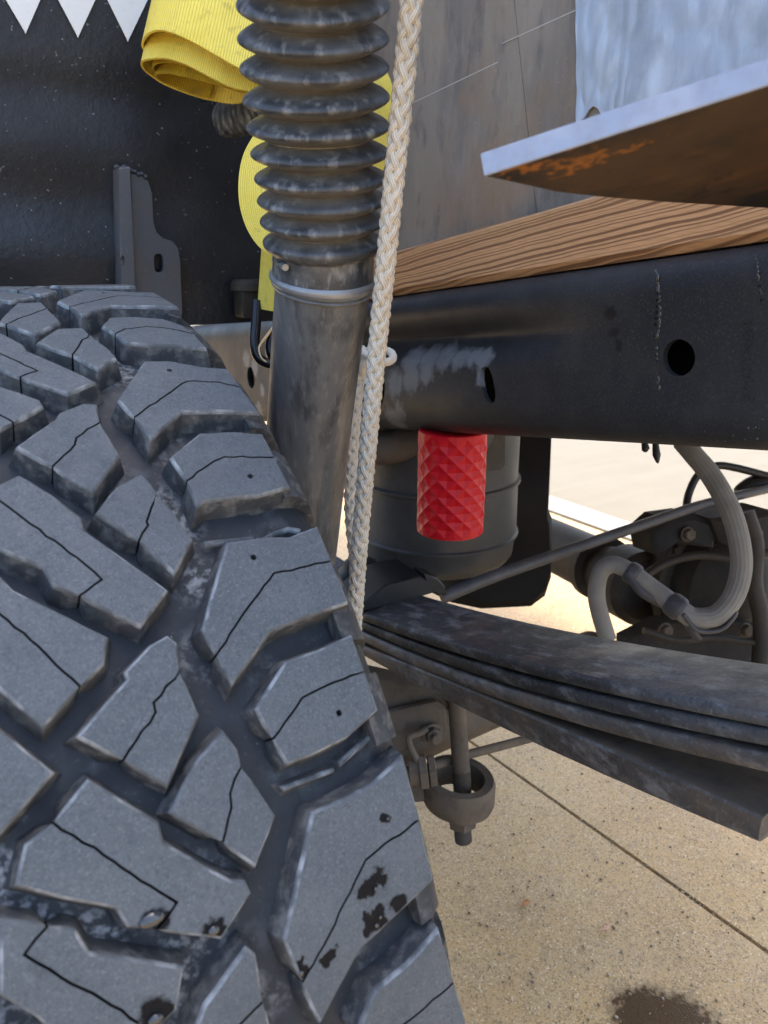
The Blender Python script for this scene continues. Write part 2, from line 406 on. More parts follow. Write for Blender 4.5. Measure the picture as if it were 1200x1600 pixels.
# ------------------------------------------------------------------ wooden board on the rail
def grain(env):
    N, L = env['N'], env['L']
    mp = N.new('ShaderNodeMapping'); mp.inputs['Rotation'].default_value = (radians(9.5), 0, 0); L.new(env['co'], mp.inputs['Vector'])
    m2 = N.new('ShaderNodeMapping'); m2.inputs['Scale'].default_value = (.35, .10, 1); L.new(mp.outputs[0], m2.inputs['Vector'])
    sx = N.new('ShaderNodeSeparateXYZ'); L.new(mp.outputs[0], sx.inputs[0])
    wr = env['noise'](3.2, (1, 1, 3), 3); w2 = env['noise'](11, (1, .35, 2), 2)
    def ma(x, k, y):
        q = N.new('ShaderNodeMath'); q.operation = 'MULTIPLY_ADD'; L.new(x, q.inputs[0]); q.inputs[1].default_value = k
        if isinstance(y, (int, float)): q.inputs[2].default_value = y
        else: L.new(y, q.inputs[2])
        return q.outputs[0]
    hh = ma(w2, .004, ma(wr, .016, ma(sx.outputs[0], .30, sx.outputs[2])))
    n1 = N.new('ShaderNodeTexNoise'); n1.noise_dimensions = '1D'; n1.inputs['Scale'].default_value = 400; n1.inputs['Detail'].default_value = 2; L.new(hh, n1.inputs['W'])
    k = env['ramp'](n1.outputs['Fac'], .47, .62)
    env['cur'] = env['mix'](env['mul'](k, .85), env['cur'], env['rgb']((.14, .062, .032)))
    wv = n1
    fi = env['noise'](900, (1, .06, 1), 3); env['cur'] = env['mix'](env['mul'](env['ramp'](fi, .45, .7), .35), env['cur'], env['rgb']((.22, .12, .055)))
    env['height'] = (wv.outputs['Fac'], .35, .0006)
M_wood = material('treated_softwood', (.56, .315, .155), .7, layers=[(20, .45, .75, (.40, .25, .12), .5, (1, .2, 1))], extra=grain, bumps=[(900, .2, .0004, (1, .1, 1))], spec=.3)
_wa, _wb = on_u(720, 364, .495), on_u(928, 306, .495); _BU = .495
def wood_top(v): return _wa.z+(_wb.z-_wa.z)/(_wb.y-_wa.y)*(v-_wa.y)
def wood_geo():
    vs = [-.35+.02*i for i in range(67)]; prof = []
    V, F = [], []
    for v in vs:
        t, b_ = wood_top(v), rail_top(v)+.001; c = .0025; cb_ = .006
        u0, u1 = _BU+.0006*sin(v*40), .59
        for u, z in [(u0+cb_, b_), (u0, b_+cb_), (u0-.0005, (t+b_)/2), (u0, t-c), (u0+c, t), (u1, t), (u1, b_)]: V.append(Vector((u, v, z)))
    n = 7
    for i in range(len(vs)-1):
        for k in range(n): F.append((i*n+k, i*n+(k+1) % n, (i+1)*n+(k+1) % n, (i+1)*n+k))
    F.append(tuple(range(n))); F.append(tuple((len(vs)-1)*n+k for k in range(n)))
    return V, F
wb = link('wooden_board', *wood_geo(), M_wood, smooth=30)
tag(wb, 'long softwood board with bold dark grain lying on the black chassis rail', 'wooden board')

# ------------------------------------------------------------------ cargo box with its weathered grey side
def mud(env):
    p = []
    for x, y, r in [(700, 312, .010), (712, 302, .010), (722, 292, .011), (735, 290, .008), (706, 320, .006), (648, 335, .012)]:
        q = on_u(x, y, .5205); p.append((q.x, q.y, q.z, r))
    spots(env, p, (.36, .27, .18), wob=.010)
M_panel = material('weathered_grey_panel', (.25, .215, .175), .62, layers=[(6, .42, .66, (.115, .108, .105), .9, (1, 1.6, .5)), (22, .5, .72, (.33, .29, .25), .5, (1, 1.6, .6)), (45, .54, .70, (.085, .082, .085), .55, (1, 1.4, .6)), (160, .55, .75, (.29, .27, .25), .3, (1, 1.5, .2)), (9, .50, .66, (.25, .165, .10), .7, (1, 1, .8)), (420, .64, .72, (.45, .43, .41), .5)], bumps=[(60, .3, .0008, (1, 3, .2)), (500, .2, .0004)], extra=mud, rnoise=(9, .45, .75))
M_foil = material('pale_blue_film', (.36, .43, .53), .28, layers=[(7, .50, .58, (.25, .28, .33), .6, (1, 1, 1)), (20, .52, .62, (.52, .58, .66), .6, (1, 1.3, .7))], bumps=[(30, .4, .002, (1, 2, .6)), (120, .25, .001, (1, 1.4, .8))], coat=.2)
M_pale = material('pale_scratch', (.45, .43, .41), .8)
cbx = empty('cargo_box', (.525, .4, .92))
tag(cbx, 'weathered grey panelled cargo box standing on the wooden board', 'cargo box')
zt = 2.15
def vz(u, pts): return [(u, v, z) for v, z in pts]
part('box_body', prism(vz(.5265, [(-.45, wood_top(-.45)+.001), (.985, wood_top(.985)+.001), (2.3, wood_top(.985)+.001), (2.3, zt), (-.45, zt)]), (1.26, 0, 0), .003), M_panel, cbx)  # unseen far length stretched past the inner panel to block sun from the rail
sp0, sp1 = on_u(778, 0, .5205), on_u(808, 320, .5205); sk_ = (sp0.y-sp1.y)/(sp0.z-sp1.z)
def seam(z): return sp1.y+(z-sp1.z)*sk_
zb = .93
part('side_panel', prism(vz(.5205, [(seam(.8)+.0002, wood_top(seam(.8))+.002), (.983, wood_top(.983)+.002), (.983, zt-.01), (seam(zt)+.0002, zt-.01)]), (.005, 0, 0), .0008), M_panel, cbx)
part('side_panel', prism(vz(.5200, [(-.448, wood_top(-.448)+.002), (seam(.8)-.0002, wood_top(seam(.8))+.002), (seam(zt)-.0002, zt-.01), (-.448, zt-.01)]), (.0055, 0, 0), .0008), M_panel, cbx)
def foil():
    lo = [on_u(x, y, .518) for x, y in [(903, 193), (909, 190), (915, 183), (921, 172), (928, 166), (936, 170), (943, 182), (950, 190), (956, 192), (963, 186), (970, 172), (980, 168), (1000, 190), (1080, 200), (1130, 205), (1200, 215), (1330, 240)]]
    e = on_u(900, 0, .518); s = (e.y-lo[0].y)/(e.z-lo[0].z); n, m = 130, 110
    def fn(i, j):
        q = i*(len(lo)-1); k = min(int(q), len(lo)-2); p = lo[k].lerp(lo[k+1], q-k); z = p.z+(1.55-p.z)*j**1.5
        v = p.y+(z-p.z)*s
        wr = noise.noise(Vector((v*38, z*14, 3)))*.0026 + noise.noise(Vector((v*110, z*40, 9)))*.0010
        return (.5175-abs(wr)*1.6, v, z)
    return thicken(grid(n, m, fn), (.0015, 0, 0), 1)
part('foil_sheet', foil(), M_foil, cbx, smooth=60)['label'] = 'wrinkled pale blue film stuck on the grey box side'
def line(a_, b_, u, wd):
    p, q = on_u(*a_, u), on_u(*b_, u); n = Vector((0, -(q-p).z, (q-p).y)).normalized()*wd
    return prism([p-n, q-n, q+n, p+n], (.0004, 0, 0))
part('scored_line', line((640, 163), (778, 97), .5203, .0004), M_pale, cbx); part('scored_line', line((784, 68), (899, 16), .5198, .0004), M_pale, cbx)

# ------------------------------------------------------------------ red bump stop
M_red = material('red_plastic', (.52, .003, .010), .45, spec=.3, layers=[(60, .5, .8, (.42, .02, .035), .3)], bumps=[(900, .05, .0003)])
bc = at(705, 760, .868); br = .0385; bz1 = rail_bot(bc.y)+.0015; bz0 = on_u(705, 847, bc.x-.0325).z-.006
bc = Vector((bc.x, bc.y, bz0))
def stop_geo():
    Nn, rows = 12, 12; V, F = [], []; H = bz1-bz0; rim = .004
    def ring(z, r): 
        for m in range(2*Nn): g = pi*m/Nn+.25; V.append(Vector((bc.x+cos(g)*r, bc.y+sin(g)*r, z)))
    ring(bz0, br*.93); ring(bz0+.0012, br*.985)
    for j in range(rows+1):
        z = bz0+rim*.7+(H-rim*1.4)*j/rows; 
        for m in range(2*Nn):
            g = pi*m/Nn+.25; r = br if (m+j) % 2 == 0 else br-.0026
            if j in (0, rows): r = br*.985
            V.append(Vector((bc.x+cos(g)*r, bc.y+sin(g)*r, z)))
    ring(bz1-.0012, br*.985); ring(bz1, br*.93)
    n = 2*Nn; tot = rows+5
    for j in range(tot-1):
        for m in range(n):
            a_, b_, c_, d_ = j*n+m, j*n+(m+1) % n, (j+1)*n+(m+1) % n, (j+1)*n+m
            if 2 <= j < rows+2:
                if (m+j-2) % 2 == 0: F += [(a_, b_, c_), (a_, c_, d_)]
                else: F += [(a_, b_, d_), (b_, c_, d_)]
            else: F.append((a_, b_, c_, d_))
    F.append(tuple(range(n))[::-1]); F.append(tuple((tot-1)*n+m for m in range(n)))
    return V, F
bs = link('bump_stop', *stop_geo(), M_red, origin=bc)
tag(bs, 'bright red bump stop with diamond dimples hanging under the black rail', 'bump stop')

# ------------------------------------------------------------------ steel plate at the upper right, close to the camera
P1, P2, P3 = at(757, 275, .300), at(1330, 92, .255), at(1330, 332, .50); pn = (P2-P1).cross(P3-P1).normalized()
if pn.z < 0: pn = -pn
def onpl(x, y): r = ray(x, y); return OT + r*((P1-OT).dot(pn)/r.dot(pn))
def rust(env):
    A_ = []
    for x, y, r in [(960, 303, .010), (905, 293, .008), (850, 287, .006), (1090, 309, .012), (1180, 312, .015), (800, 279, .003), (1130, 280, .010)]:
        q = onpl(x, y)-P1; A_.append((q.x, q.y, q.z, r))
    spots(env, A_, (.014, .013, .013), wob=.02, soft=.4)
    A_ = []
    for x, y, r in [(825, 263, .007), (850, 259, .009), (880, 255, .010), (910, 250, .010), (945, 244, .008), (980, 232, .006), (800, 267, .004), (1060, 205, .006)]:
        q = onpl(x, y)-P1; A_.append((q.x, q.y, q.z, r))
    spots(env, A_, (.27, .105, .018), wob=.012, soft=.3)
M_edge = material('bare_cut_steel', (.27, .32, .42), .5, metal=.25, layers=[(160, .4, .7, (.22, .24, .30), .6, (1, 1, 1)), (20, .5, .7, (.42, .45, .52), .5)], bumps=[(250, .3, .0006)])
M_rust = material('rusty_mill_scale', (.018, .015, .013), .55, layers=[(14, .40, .58, (.070, .040, .020), .85, (1, .5, 1)), (30, .52, .68, (.12, .055, .018), .6), (200, .5, .8, (.06, .043, .03), .4)], extra=rust, bumps=[(120, .3, .0008)], spec=.35)
outl = [P1, onpl(790, 282), onpl(870, 300), onpl(950, 309), onpl(1040, 316), onpl(1200, 325), P3, P2]
V, F = prism(outl, pn*.0088, .0005)
fm = []
ed = (P2-P1).normalized(); en = ed.cross(pn).normalized()
for f in F:
    q = (V[f[1]]-V[f[0]]).cross(V[f[2]]-V[f[1]]); q = q.normalized() if q.length else Vector((0, 0, 1)); fm.append(0 if abs(q.dot(pn)) < .85 else 1)
spl = link('steel_plate', V, F, [M_edge, M_rust], origin=P1, fmat=fm)
tag(spl, 'pointed rusty steel plate with pale blue cut edge in front of the grey box', 'steel plate')

# ------------------------------------------------------------------ black inner panel with white teeth and a bracket
def specks(env): pass
M_inner = material('rough_black_coating', (.013, .014, .017), .40, layers=[(6, .45, .7, (.03, .032, .037), .7), (190, .70, .74, (.40, .40, .40), .6, (1, 1, 1), 2), (900, .6, .8, (.06, .06, .065), .5)], bumps=[(110, .45, .0022), (420, .35, .001)], rnoise=(7, .22, .6))
M_white = material('white_paint', (.86, .88, .87), .45, layers=[(70, .62, .72, (.55, .55, .52), .4), (12, .55, .75, (.72, .74, .74), .5)], bumps=[(400, .15, .0005)])
M_brkt = material('grey_bracket_steel', (.12, .125, .135), .45, metal=.3, layers=[(25, .5, .7, (.14, .12, .10), .6), (200, .55, .75, (.2, .2, .2), .3)], bumps=[(150, .2, .001)])
ip = empty('inner_panel', (.30, 1.0, .79))
tag(ip, 'rough black inner panel painted with white pointed teeth behind the tyre', 'inner panel')
def ipv(u, z):
    w_ = 1-sm(1.04, 1.10, z)
    k = 1-sm(.30, .42, u)
    return 1.0 + w_*k*(.004*sin((z-.80)*2*pi/.118+.5)) + .012*sm(.36, .475, u) + noise.noise(Vector((u*9, z*9, 1)))*.003*w_
part('panel_sheet', thicken(grid(70, 110, lambda i, j: (-.5+.974*i, ipv(-.5+.974*i, .792+.85*j), .792+.85*j)), (0, .006, 0), 1), M_inner, ip, smooth=60)
for (ax, ay, x0, x1) in [(40, 53, 9, 63), (122, 59, 91, 149), (200, 65, 168, 231), (-40, 48, -75, -20)]:
    tx = ax+(x0-ax)*3.2; ty = ay-ay*3.2; ux = ax+(x1-ax)*3.2
    poly = [on_v(x, y, .9975-.0008) for x, y in [(ax, ay), (ax-2, ay-5), (tx, ty), (ux, ty), (ax+2, ay-5)]]
    part('white_tooth', prism(poly, (0, .0012, 0)), M_white, ip)
bv = .972
fl = prism([on_v(x, y, bv) for x, y in [(186, 262), (203, 261), (206, 330), (213, 500), (192, 500), (188, 380)]], (0, .028, 0), .0008)
wbp = prism([on_v(x, y, .985) for x, y in [(204, 266), (214, 271), (222, 274), (231, 282), (237, 300), (239, 345), (244, 362), (255, 372), (270, 377), (279, 388), (282, 405), (285, 490), (282, 500), (210, 505)]], (0, .006, 0), .0008)
bk = part('bracket', wbp, M_brkt, ip, smooth=30)
sl1 = [on_v(x, y, .97) for x, y in ellipse(254, 411, 7.5, 15, radians(-3), p=3)]; sl2 = [on_v(x, y, .97) for x, y in ellipse(257, 487, 8, 13, 0, p=3)]
cut(bk, [prism(sl1, (0, .05, 0)), prism(sl2, (0, .05, 0))])
fo = part('bracket_flange', fl, M_brkt, ip); cut(fo, [prism([on_v(x, y, .96) for x, y in ellipse(196, 408, 3.4, 9)], (0, .018, 0))])
bk['label'] = 'grey steel bracket with slotted holes welded to the black panel'
q = on_v(252, 466, .9846)
lettering('P', 'stamped_lettering', .014, M_blackgloss, ip, on_v(250, 467, .9846), (0, 0, 1), (-1, 0, 0), .0003)
# weld beads on the bracket's top
wg = []
for k in range(9):
    p = on_v(183+5.5*k, 262+(k*1.6 if k > 3 else 0)+random.uniform(-2, 2), .985); wg.append(lathe(p-Vector((0, .004, 0)), p+Vector((0, .008, 0)), [(0, .0008), (.3, .003), (.7, .003), (1, .001)], 8))
part('weld_seam', join(*wg), M_brkt, ip, smooth=60)

# ------------------------------------------------------------------ leaf spring
M_leaf = material('dusty_spring_steel', (.024, .025, .028), .55, spec=.35, layers=[(7, .46, .64, (.12, .126, .135), .75, (1, .35, 1)), (75, .52, .66, (.20, .205, .21), .55, (1, .4, 1)), (120, .54, .66, (.012, .012, .013), .4), (330, .56, .70, (.24, .245, .25), .35), (300, .5, .62, (.03, .03, .033), .4), (9, .52, .72, (.035, .03, .028), .7), (500, .64, .72, (.35, .36, .37), .4), (14, .56, .75, (.16, .11, .075), .5)], bumps=[(260, .4, .0008), (40, .2, .002)], rnoise=(20, .35, .8))
M_leafb = material('brown_spring_steel', (.065, .058, .052), .6, layers=[(12, .46, .64, (.14, .135, .13), .7, (1, .4, 1)), (75, .50, .64, (.24, .235, .23), .6, (1, .4, 1)), (120, .54, .66, (.018, .018, .018), .4), (330, .56, .70, (.25, .245, .24), .35), (70, .5, .75, (.03, .03, .033), .6), (13, .5, .72, (.17, .115, .075), .6), (400, .64, .72, (.35, .35, .34), .35)], bumps=[(260, .4, .0008)], rnoise=(20, .4, .85))
SU = .42
def leaf(top, bot, u0, wd, vend0, vend1, round_=.0042, pointed=False):
    T_ = sorted([(on_u(x, y, SU).y, on_u(x, y, SU).z) for x, y in top]); B_ = sorted([(on_u(x, y, SU).y, on_u(x, y, SU).z) for x, y in bot])
    def fit(L_, v):
        # quadratic least squares through the traced points: smooth curve of a spring
        n = len(L_); import numpy as np
        c = np.polyfit([p[0] for p in L_], [p[1] for p in L_], 2); return float(np.polyval(c, v))
    n = 60; V, F = [], []; vmin = T_[0][0]
    for i in range(n+1):
        v = vend0+(vend1-vend0)*i/n
        vv = min(max(v, -.15), .80)
        zt_, zb_ = fit(T_, vv), fit(B_, vv)
        if zt_-zb_ < .007: zb_ = zt_-.007
        h_ = (zt_-zb_)/2; zc = (zt_+zb_)/2; r = min(round_, h_*.95); wob = .0004*noise.noise(Vector((v*60, zc*9, wd)))
        prof = []
        for k in range(7): g = radians(90+180*k/6); prof.append((u0+r+r*cos(g)+wob, zc+(h_-r)*(1 if k < 3 else (-1 if k > 3 else 0))+r*sin(g)))
        for k in range(7): g = radians(-90+180*k/6); prof.append((u0+wd-r+r*cos(g), zc+(h_-r)*(-1 if k < 3 else (1 if k > 3 else 0))+r*sin(g)))
        V += [Vector((u, v, z)) for u, z in prof]
    m = 14
    for i in range(n):
        for k in range(m): F.append((i*m+k, i*m+(k+1) % m, (i+1)*m+(k+1) % m, (i+1)*m+k))
    F.append(tuple(range(m))); F.append(tuple(n*m+k for k in range(m)))
    return V, F
ls = empty('leaf_spring', (.46, .62, .45))
tag(ls, 'stack of four curved dusty black spring leaves running out from behind the tyre', 'leaf spring')
part('spring_leaf', leaf([(565, 958), (700, 1000), (800, 1027), (860, 1047), (1000, 1081), (1200, 1112)], [(565, 972), (700, 1017), (800, 1045), (860, 1068), (1000, 1103), (1200, 1135)], SU, .090, -.35, 1.05), M_leaf, ls, smooth=40)
part('spring_leaf', leaf([(568, 975), (700, 1020), (860, 1071), (1000, 1107), (1200, 1139)], [(570, 989), (700, 1040), (860, 1093), (1000, 1131), (1200, 1168)], SU+.001, .088, -.30, 1.0), M_leaf, ls, smooth=40)
part('spring_leaf', leaf([(575, 993), (700, 1043), (860, 1097), (1000, 1137), (1200, 1177)], [(577, 1009), (700, 1063), (860, 1120), (1000, 1163), (1200, 1207)], SU-.001, .090, -.22, .95), M_leafb, ls, smooth=40)
l4t = [(585, 1015), (700, 1063), (760, 1088), (860, 1128), (1002, 1188), (1100, 1232), (1180, 1272)]; l4b = [(585, 1036), (707, 1096), (832, 1162), (974, 1229), (1100, 1281), (1178, 1310)]
ve = on_u(1190, 1295, SU).y
V, F = leaf(l4t, l4b, SU-.002, .092, ve, .9, .005)
M_dustb = material('caked_brown_dust', (.085, .068, .052), .85, layers=[(30, .42, .66, (.15, .115, .082), .75, (1, .4, 1)), (90, .5, .7, (.045, .04, .036), .5)], bumps=[(200, .4, .001)], spec=.2)
fm = [1 if abs(((V[f[1]]-V[f[0]]).cross(V[f[2]]-V[f[1]])).normalized().z) > .75 else 0 for f in F]
part('spring_leaf', (V, F), [M_leafb, M_dustb], ls, smooth=40, fmat=fm)
# dark clamp bracket on the spring's seat
q = on_u(600, 948, SU+.01)
def fd(x): return .893+(x-565)/113*.055
g1 = prism([at(x, y, fd(x)-.004) for x, y in [(562, 956), (566, 944), (603, 913), (637, 904), (660, 900), (678, 913), (679, 926), (620, 945)]], (.012, .075, -.004), .002)
part('clamp_plate', g1, M_blackgloss, ls, smooth=30)
part('clamp_plate', prism([at(662, 897, .935), at(684, 903, .95), at(697, 918, .955), at(699, 930, .955), at(684, 930, .95), at(668, 920, .94)], (.004, .03, 0), .002), M_blackgloss, ls, smooth=30)
c0 = at(563, 906, 1.0)
part('clamp_boss', lathe(c0-Vector((0, 0, .03)), c0+Vector((0, 0, .028)), [(0, .034), (.55, .034), (.72, .030), (.80, .024), (.95, .021), (1, .016)], 28), M_blackgloss, ls, smooth=35)

# ------------------------------------------------------------------ axle with spring seat hardware
M_cast = material('dusty_cast_iron', (.10, .082, .064), .8, layers=[(12, .4, .7, (.17, .135, .10), .8), (60, .5, .75, (.05, .042, .036), .6), (300, .6, .75, (.18, .15, .12), .4)], bumps=[(180, .5, .0012), (30, .2, .003)], spec=.25)
M_house = material('dark_axle_iron', (.022, .020, .018), .7, layers=[(9, .45, .70, (.070, .060, .048), .75), (45, .5, .72, (.03, .026, .022), .7), (200, .6, .75, (.12, .105, .085), .4)], bumps=[(150, .5, .0012), (30, .2, .003)], spec=.25)  # darker iron for the far housing and its fittings
M_castd = material('dark_oily_iron', (.022, .019, .016), .6, layers=[(14, .45, .72, (.07, .057, .045), .7)], bumps=[(90, .4, .002)], spec=.3)
axl = empty('axle', (.6, .66, .30))
tag(axl, 'dusty brown axle beam with bulging housing and bolts under the leaf spring', 'axle')
part('axle_tube', lathe((.20, .68, .305), (.86, .72, .285), [(0, .04), (.3, .04), (.302, .044), (.34, .044), (.342, .04), (1, .04)], 28), M_cast, axl, smooth=30)
dc = at(1130, 912, 1.20)
def rotp(g, c, M): return [c + M @ (Vector(p)-c) for p in g[0]], g[1]
hd = (Vector((-.25, -1, .12))).normalized()
part('differential_housing', lathe(dc+hd*-.16, dc+hd*.075, [(0, .05), (.15, .085), (.35, .10), (.58, .104), (.585, .118), (.66, .118), (.665, .098), (.80, .088), (.92, .055), (1, .012)], 36), M_house, axl, smooth=30)
for k in range(10):
    g = 2*pi*k/10; e1 = hd.cross(Vector((0, 0, 1))).normalized(); e2 = hd.cross(e1); c = dc+hd*-.004+(e1*cos(g)+e2*sin(g))*.110
    part('housing_bolt', bolt_geo(c, hd, .008, .007), M_house, axl, smooth=30)
part('axle_tube', lathe(dc+Vector((0, .06, -.01)), dc+Vector((.7, .06, 0)), [(0, .07), (.2, .055), (1, .05)], 24), M_house, axl, smooth=30)
g = [at(x, y, 1.12) for x, y in [(985, 1000), (1040, 972), (1120, 968), (1215, 985), (1230, 1080), (985, 1060)]]
part('housing_bracket', prism(g, (0, .03, 0), .004), M_house, axl, smooth=30)
g = [at(x, y, 1.10) for x, y in [(1020, 835), (1046, 812), (1090, 806), (1125, 822), (1120, 858), (1060, 850), (1028, 868)]]
part('housing_bracket', prism(g, (0, .05, 0), .006), M_castd, axl, smooth=30)
part('housing_bracket', prism([at(x, y, 1.09) for x, y in [(1115, 812), (1160, 806), (1215, 800), (1215, 868), (1175, 862), (1130, 850)]], (0, .06, 0), .006), M_castd, axl, smooth=30)
for P_, rr in [([(1000, 905), (1040, 880), (1090, 868), (1150, 872), (1215, 860)], .006), ([(1005, 985), (1060, 1000), (1120, 996), (1215, 1010)], .005), ([(1165, 800), (1180, 850), (1178, 910), (1190, 970), (1188, 1040)], .012)]:
    part('brake_line', tube(spline([at(x, y, 1.06) for x, y in P_], 24), rr, 10), M_castd, axl, smooth=60)
for x, y in [(1040, 985), (1095, 978), (1165, 985), (1075, 835), (1180, 835)]:
    part('housing_bolt', bolt_geo(at(x, y, 1.095), (-.3, -1, .2), .009, .008), M_cast, axl, smooth=30)
# spring seat plates
part('spring_seat', prism([at(x, y, .905) for x, y in [(585, 1060), (640, 1072), (690, 1086), (724, 1098), (724, 1108), (690, 1112), (620, 1127), (585, 1128)]], (.0, .05, 0), .003), M_cast, axl, smooth=30)
part('spring_seat', prism([at(x, y, .890) for x, y in [(590, 1120), (640, 1108), (686, 1098), (698, 1106), (702, 1140), (692, 1151), (640, 1172), (590, 1190)]], (.0, .012, 0), .003), M_cast, axl, smooth=30)
bo = at(676, 1147, .884)
part('seat_bolt', bolt_geo(bo, (-.3, -1, .1), .0098, .008, .007, .0062), M_cast, axl, smooth=30)
part('seat_wire', tube(spline([at(668, 1138, .878), at(655, 1146, .876), at(640, 1152, .874), at(641, 1166, .872), at(650, 1184, .87), at(655, 1196, .87)], 24), .0038, 8), M_cast, axl, smooth=60)
part('u_bolt', tube(spline([at(712, 1080, .90), at(715, 1120, .90), at(719, 1180, .90), at(721, 1205, .90)], 10), .0105, 16), M_cast, axl, smooth=60)
part('u_bolt', thread(at(720.5, 1200, .90), at(723, 1240, .90), .0108), M_cast, axl, smooth=20)
ec = at(716, 1228, .905)
# eye: an upright-walled ring round the bolt with an arm towards the tyre
def eye():
    n = 40; V, F = [], []
    prof = [(.029, -.020), (.041, -.021), (.0435, -.014), (.0435, .009), (.041, .014), (.031, .014), (.029, .010)]
    m = len(prof)
    for k in range(n):
        g = 2*pi*k/n
        for r, z in prof: V.append(ec+Vector((cos(g)*r, sin(g)*r*1.0, z-.004*cos(g+.6))))
    for k in range(n):
        for i in range(m): F.append((k*m+i, ((k+1) % n)*m+i, ((k+1) % n)*m+(i+1) % m, k*m+(i+1) % m))
    return V, F
part('bolt_eye', eye(), M_cast, axl, smooth=35)
part('eye_arm', prism([at(x, y, .892) for x, y in [(640, 1212), (668, 1216), (690, 1238), (698, 1262), (676, 1255), (640, 1258)]], (.0, .03, 0), .005), M_cast, axl, smooth=35)
nb = at(722, 1276, .905)
part('nut', join(lathe(nb+Vector((0, 0, .008)), nb-Vector((0, 0, .012)), [(0, .0165), (.2, .0175), (.9, .0172), (1, .015)], 6), lathe(nb+Vector((0, 0, .012)), nb+Vector((0, 0, .006)), [(0, .024), (1, .024)], 20)), M_cast, axl, smooth=30)
part('threaded_end', thread(nb-Vector((0, 0, .010)), nb-Vector((-.002, .002, .034)), .0105), M_cast, axl, smooth=20)
nb2 = at(640, 1208, .875); nd = (at(682, 1203, .875)-nb2)
part('link_nut', join(lathe(nb2, nb2+nd*.62, [(0, .014), (1, .015)], 20), lathe(nb2+nd*.35, nb2+nd*.66, [(0, .019), (.1, .0205), (.9, .0205), (1, .019)], 6), lathe(nb2+nd*.70, nb2+nd*.98, [(0, .016), (.12, .0185), (.9, .0185), (1, .016)], 6)), M_cast, axl, smooth=30)
part('link_rod', tube([at(675, 1197, .89), at(735, 1178, .93), at(850, 1148, 1.02)], .0055, 10), M_cast, axl, smooth=60)

# ------------------------------------------------------------------ drive shaft, black tank, drum, cross member
ds = link('drive_shaft', *lathe(at(835, 838, 1.62), at(1012, 922, 1.22), [(0, .050), (.62, .050), (.63, .058), (.68, .058), (.69, .044), (.84, .046), (.85, .062), (.98, .062), (1, .05)], 28), M_castd, origin=at(1012, 922, 1.22), smooth=30)
tag(ds, 'dark drive shaft running away between the black tank and the axle housing', 'drive shaft')
M_plas = material('dusty_black_plastic', (.034, .036, .038), .45, layers=[(9, .4, .7, (.085, .083, .078), .7), (40, .5, .75, (.065, .064, .062), .5), (4, .52, .72, (.13, .12, .10), .7)], bumps=[(30, .15, .002)], rnoise=(9, .38, .65))
dcx = at(682, 780, 1.12); R_ = .117
zl = [at(682, y, 1.12-.117).z for y in (668, 775, 781, 874, 880, 928)]
pr = [(zl[5], R_*.90), (zl[5]+.010, R_*.965), (zl[4]-.001, R_*.985), (zl[4]+.001, R_+.003), (zl[3]-.001, R_+.003), (zl[3]+.001, R_), (zl[2]-.001, R_*.99), (zl[2]+.001, R_*1.0+.0025), (zl[1], R_*1.0+.0025), (zl[1]+.002, R_*.985), (zl[0]+.03, R_*.985)]
a_, b_ = Vector((dcx.x, dcx.y, pr[0][0])), Vector((dcx.x, dcx.y, pr[-1][0]))
drm = link('plastic_drum', *lathe(a_, b_, [((z-pr[0][0])/(pr[-1][0]-pr[0][0]), r) for z, r in pr], 48), M_plas, origin=a_, smooth=25)
tag(drm, 'dusty dark grey round plastic drum with moulded ridges behind the red bump stop', 'drum')
M_tank = material('black_tank_plastic', (.010, .008, .007), .6, spec=.2, layers=[(7, .45, .7, (.024, .018, .014), .7)], bumps=[(40, .2, .002)])
tk = [at(x, y, 1.24) for x, y in ellipse(0, 0, 1, 1, 0, 4)][:0]
tpoly = [at(x, y, 1.24) for x, y in [(700, 660), (866, 660), (866, 800), (871, 812), (870, 905), (860, 935), (838, 951), (760, 955), (712, 945)]]
tank = link('fuel_tank', *prism(tpoly, (-.02, .30, 0), .012), M_tank, origin=at(790, 950, 1.3), smooth=35)
tag(tank, 'tall black plastic tank with rounded lower corner to the right of the drum', 'tank')
lb = link('data_plate', *prism([at(x, y, .995) for x, y in [(752, 668), (790, 668), (790, 728), (784, 734), (752, 738)]], (0, .004, 0), .0008), material('faded_label', (.075, .068, .050), .6, layers=[(60, .5, .7, (.13, .12, .09), .6)]), origin=at(770, 735, 1.0))
tag(lb, 'small faded olive plate hanging on the drum beside the red bump stop', 'plate')
xm = link('cross_member', *tube(spline([at(540, 700, 1.0), at(600, 699, 1.0), at(640, 690, 1.0), at(672, 676, 1.0), at(720, 668, 1.02)], 24), .022, 18, sq=1.2), M_cast, origin=at(600, 700, 1.0), smooth=60)
tag(xm, 'dusty brown curved cross member just below the rail left of the red bump stop', 'cross member')

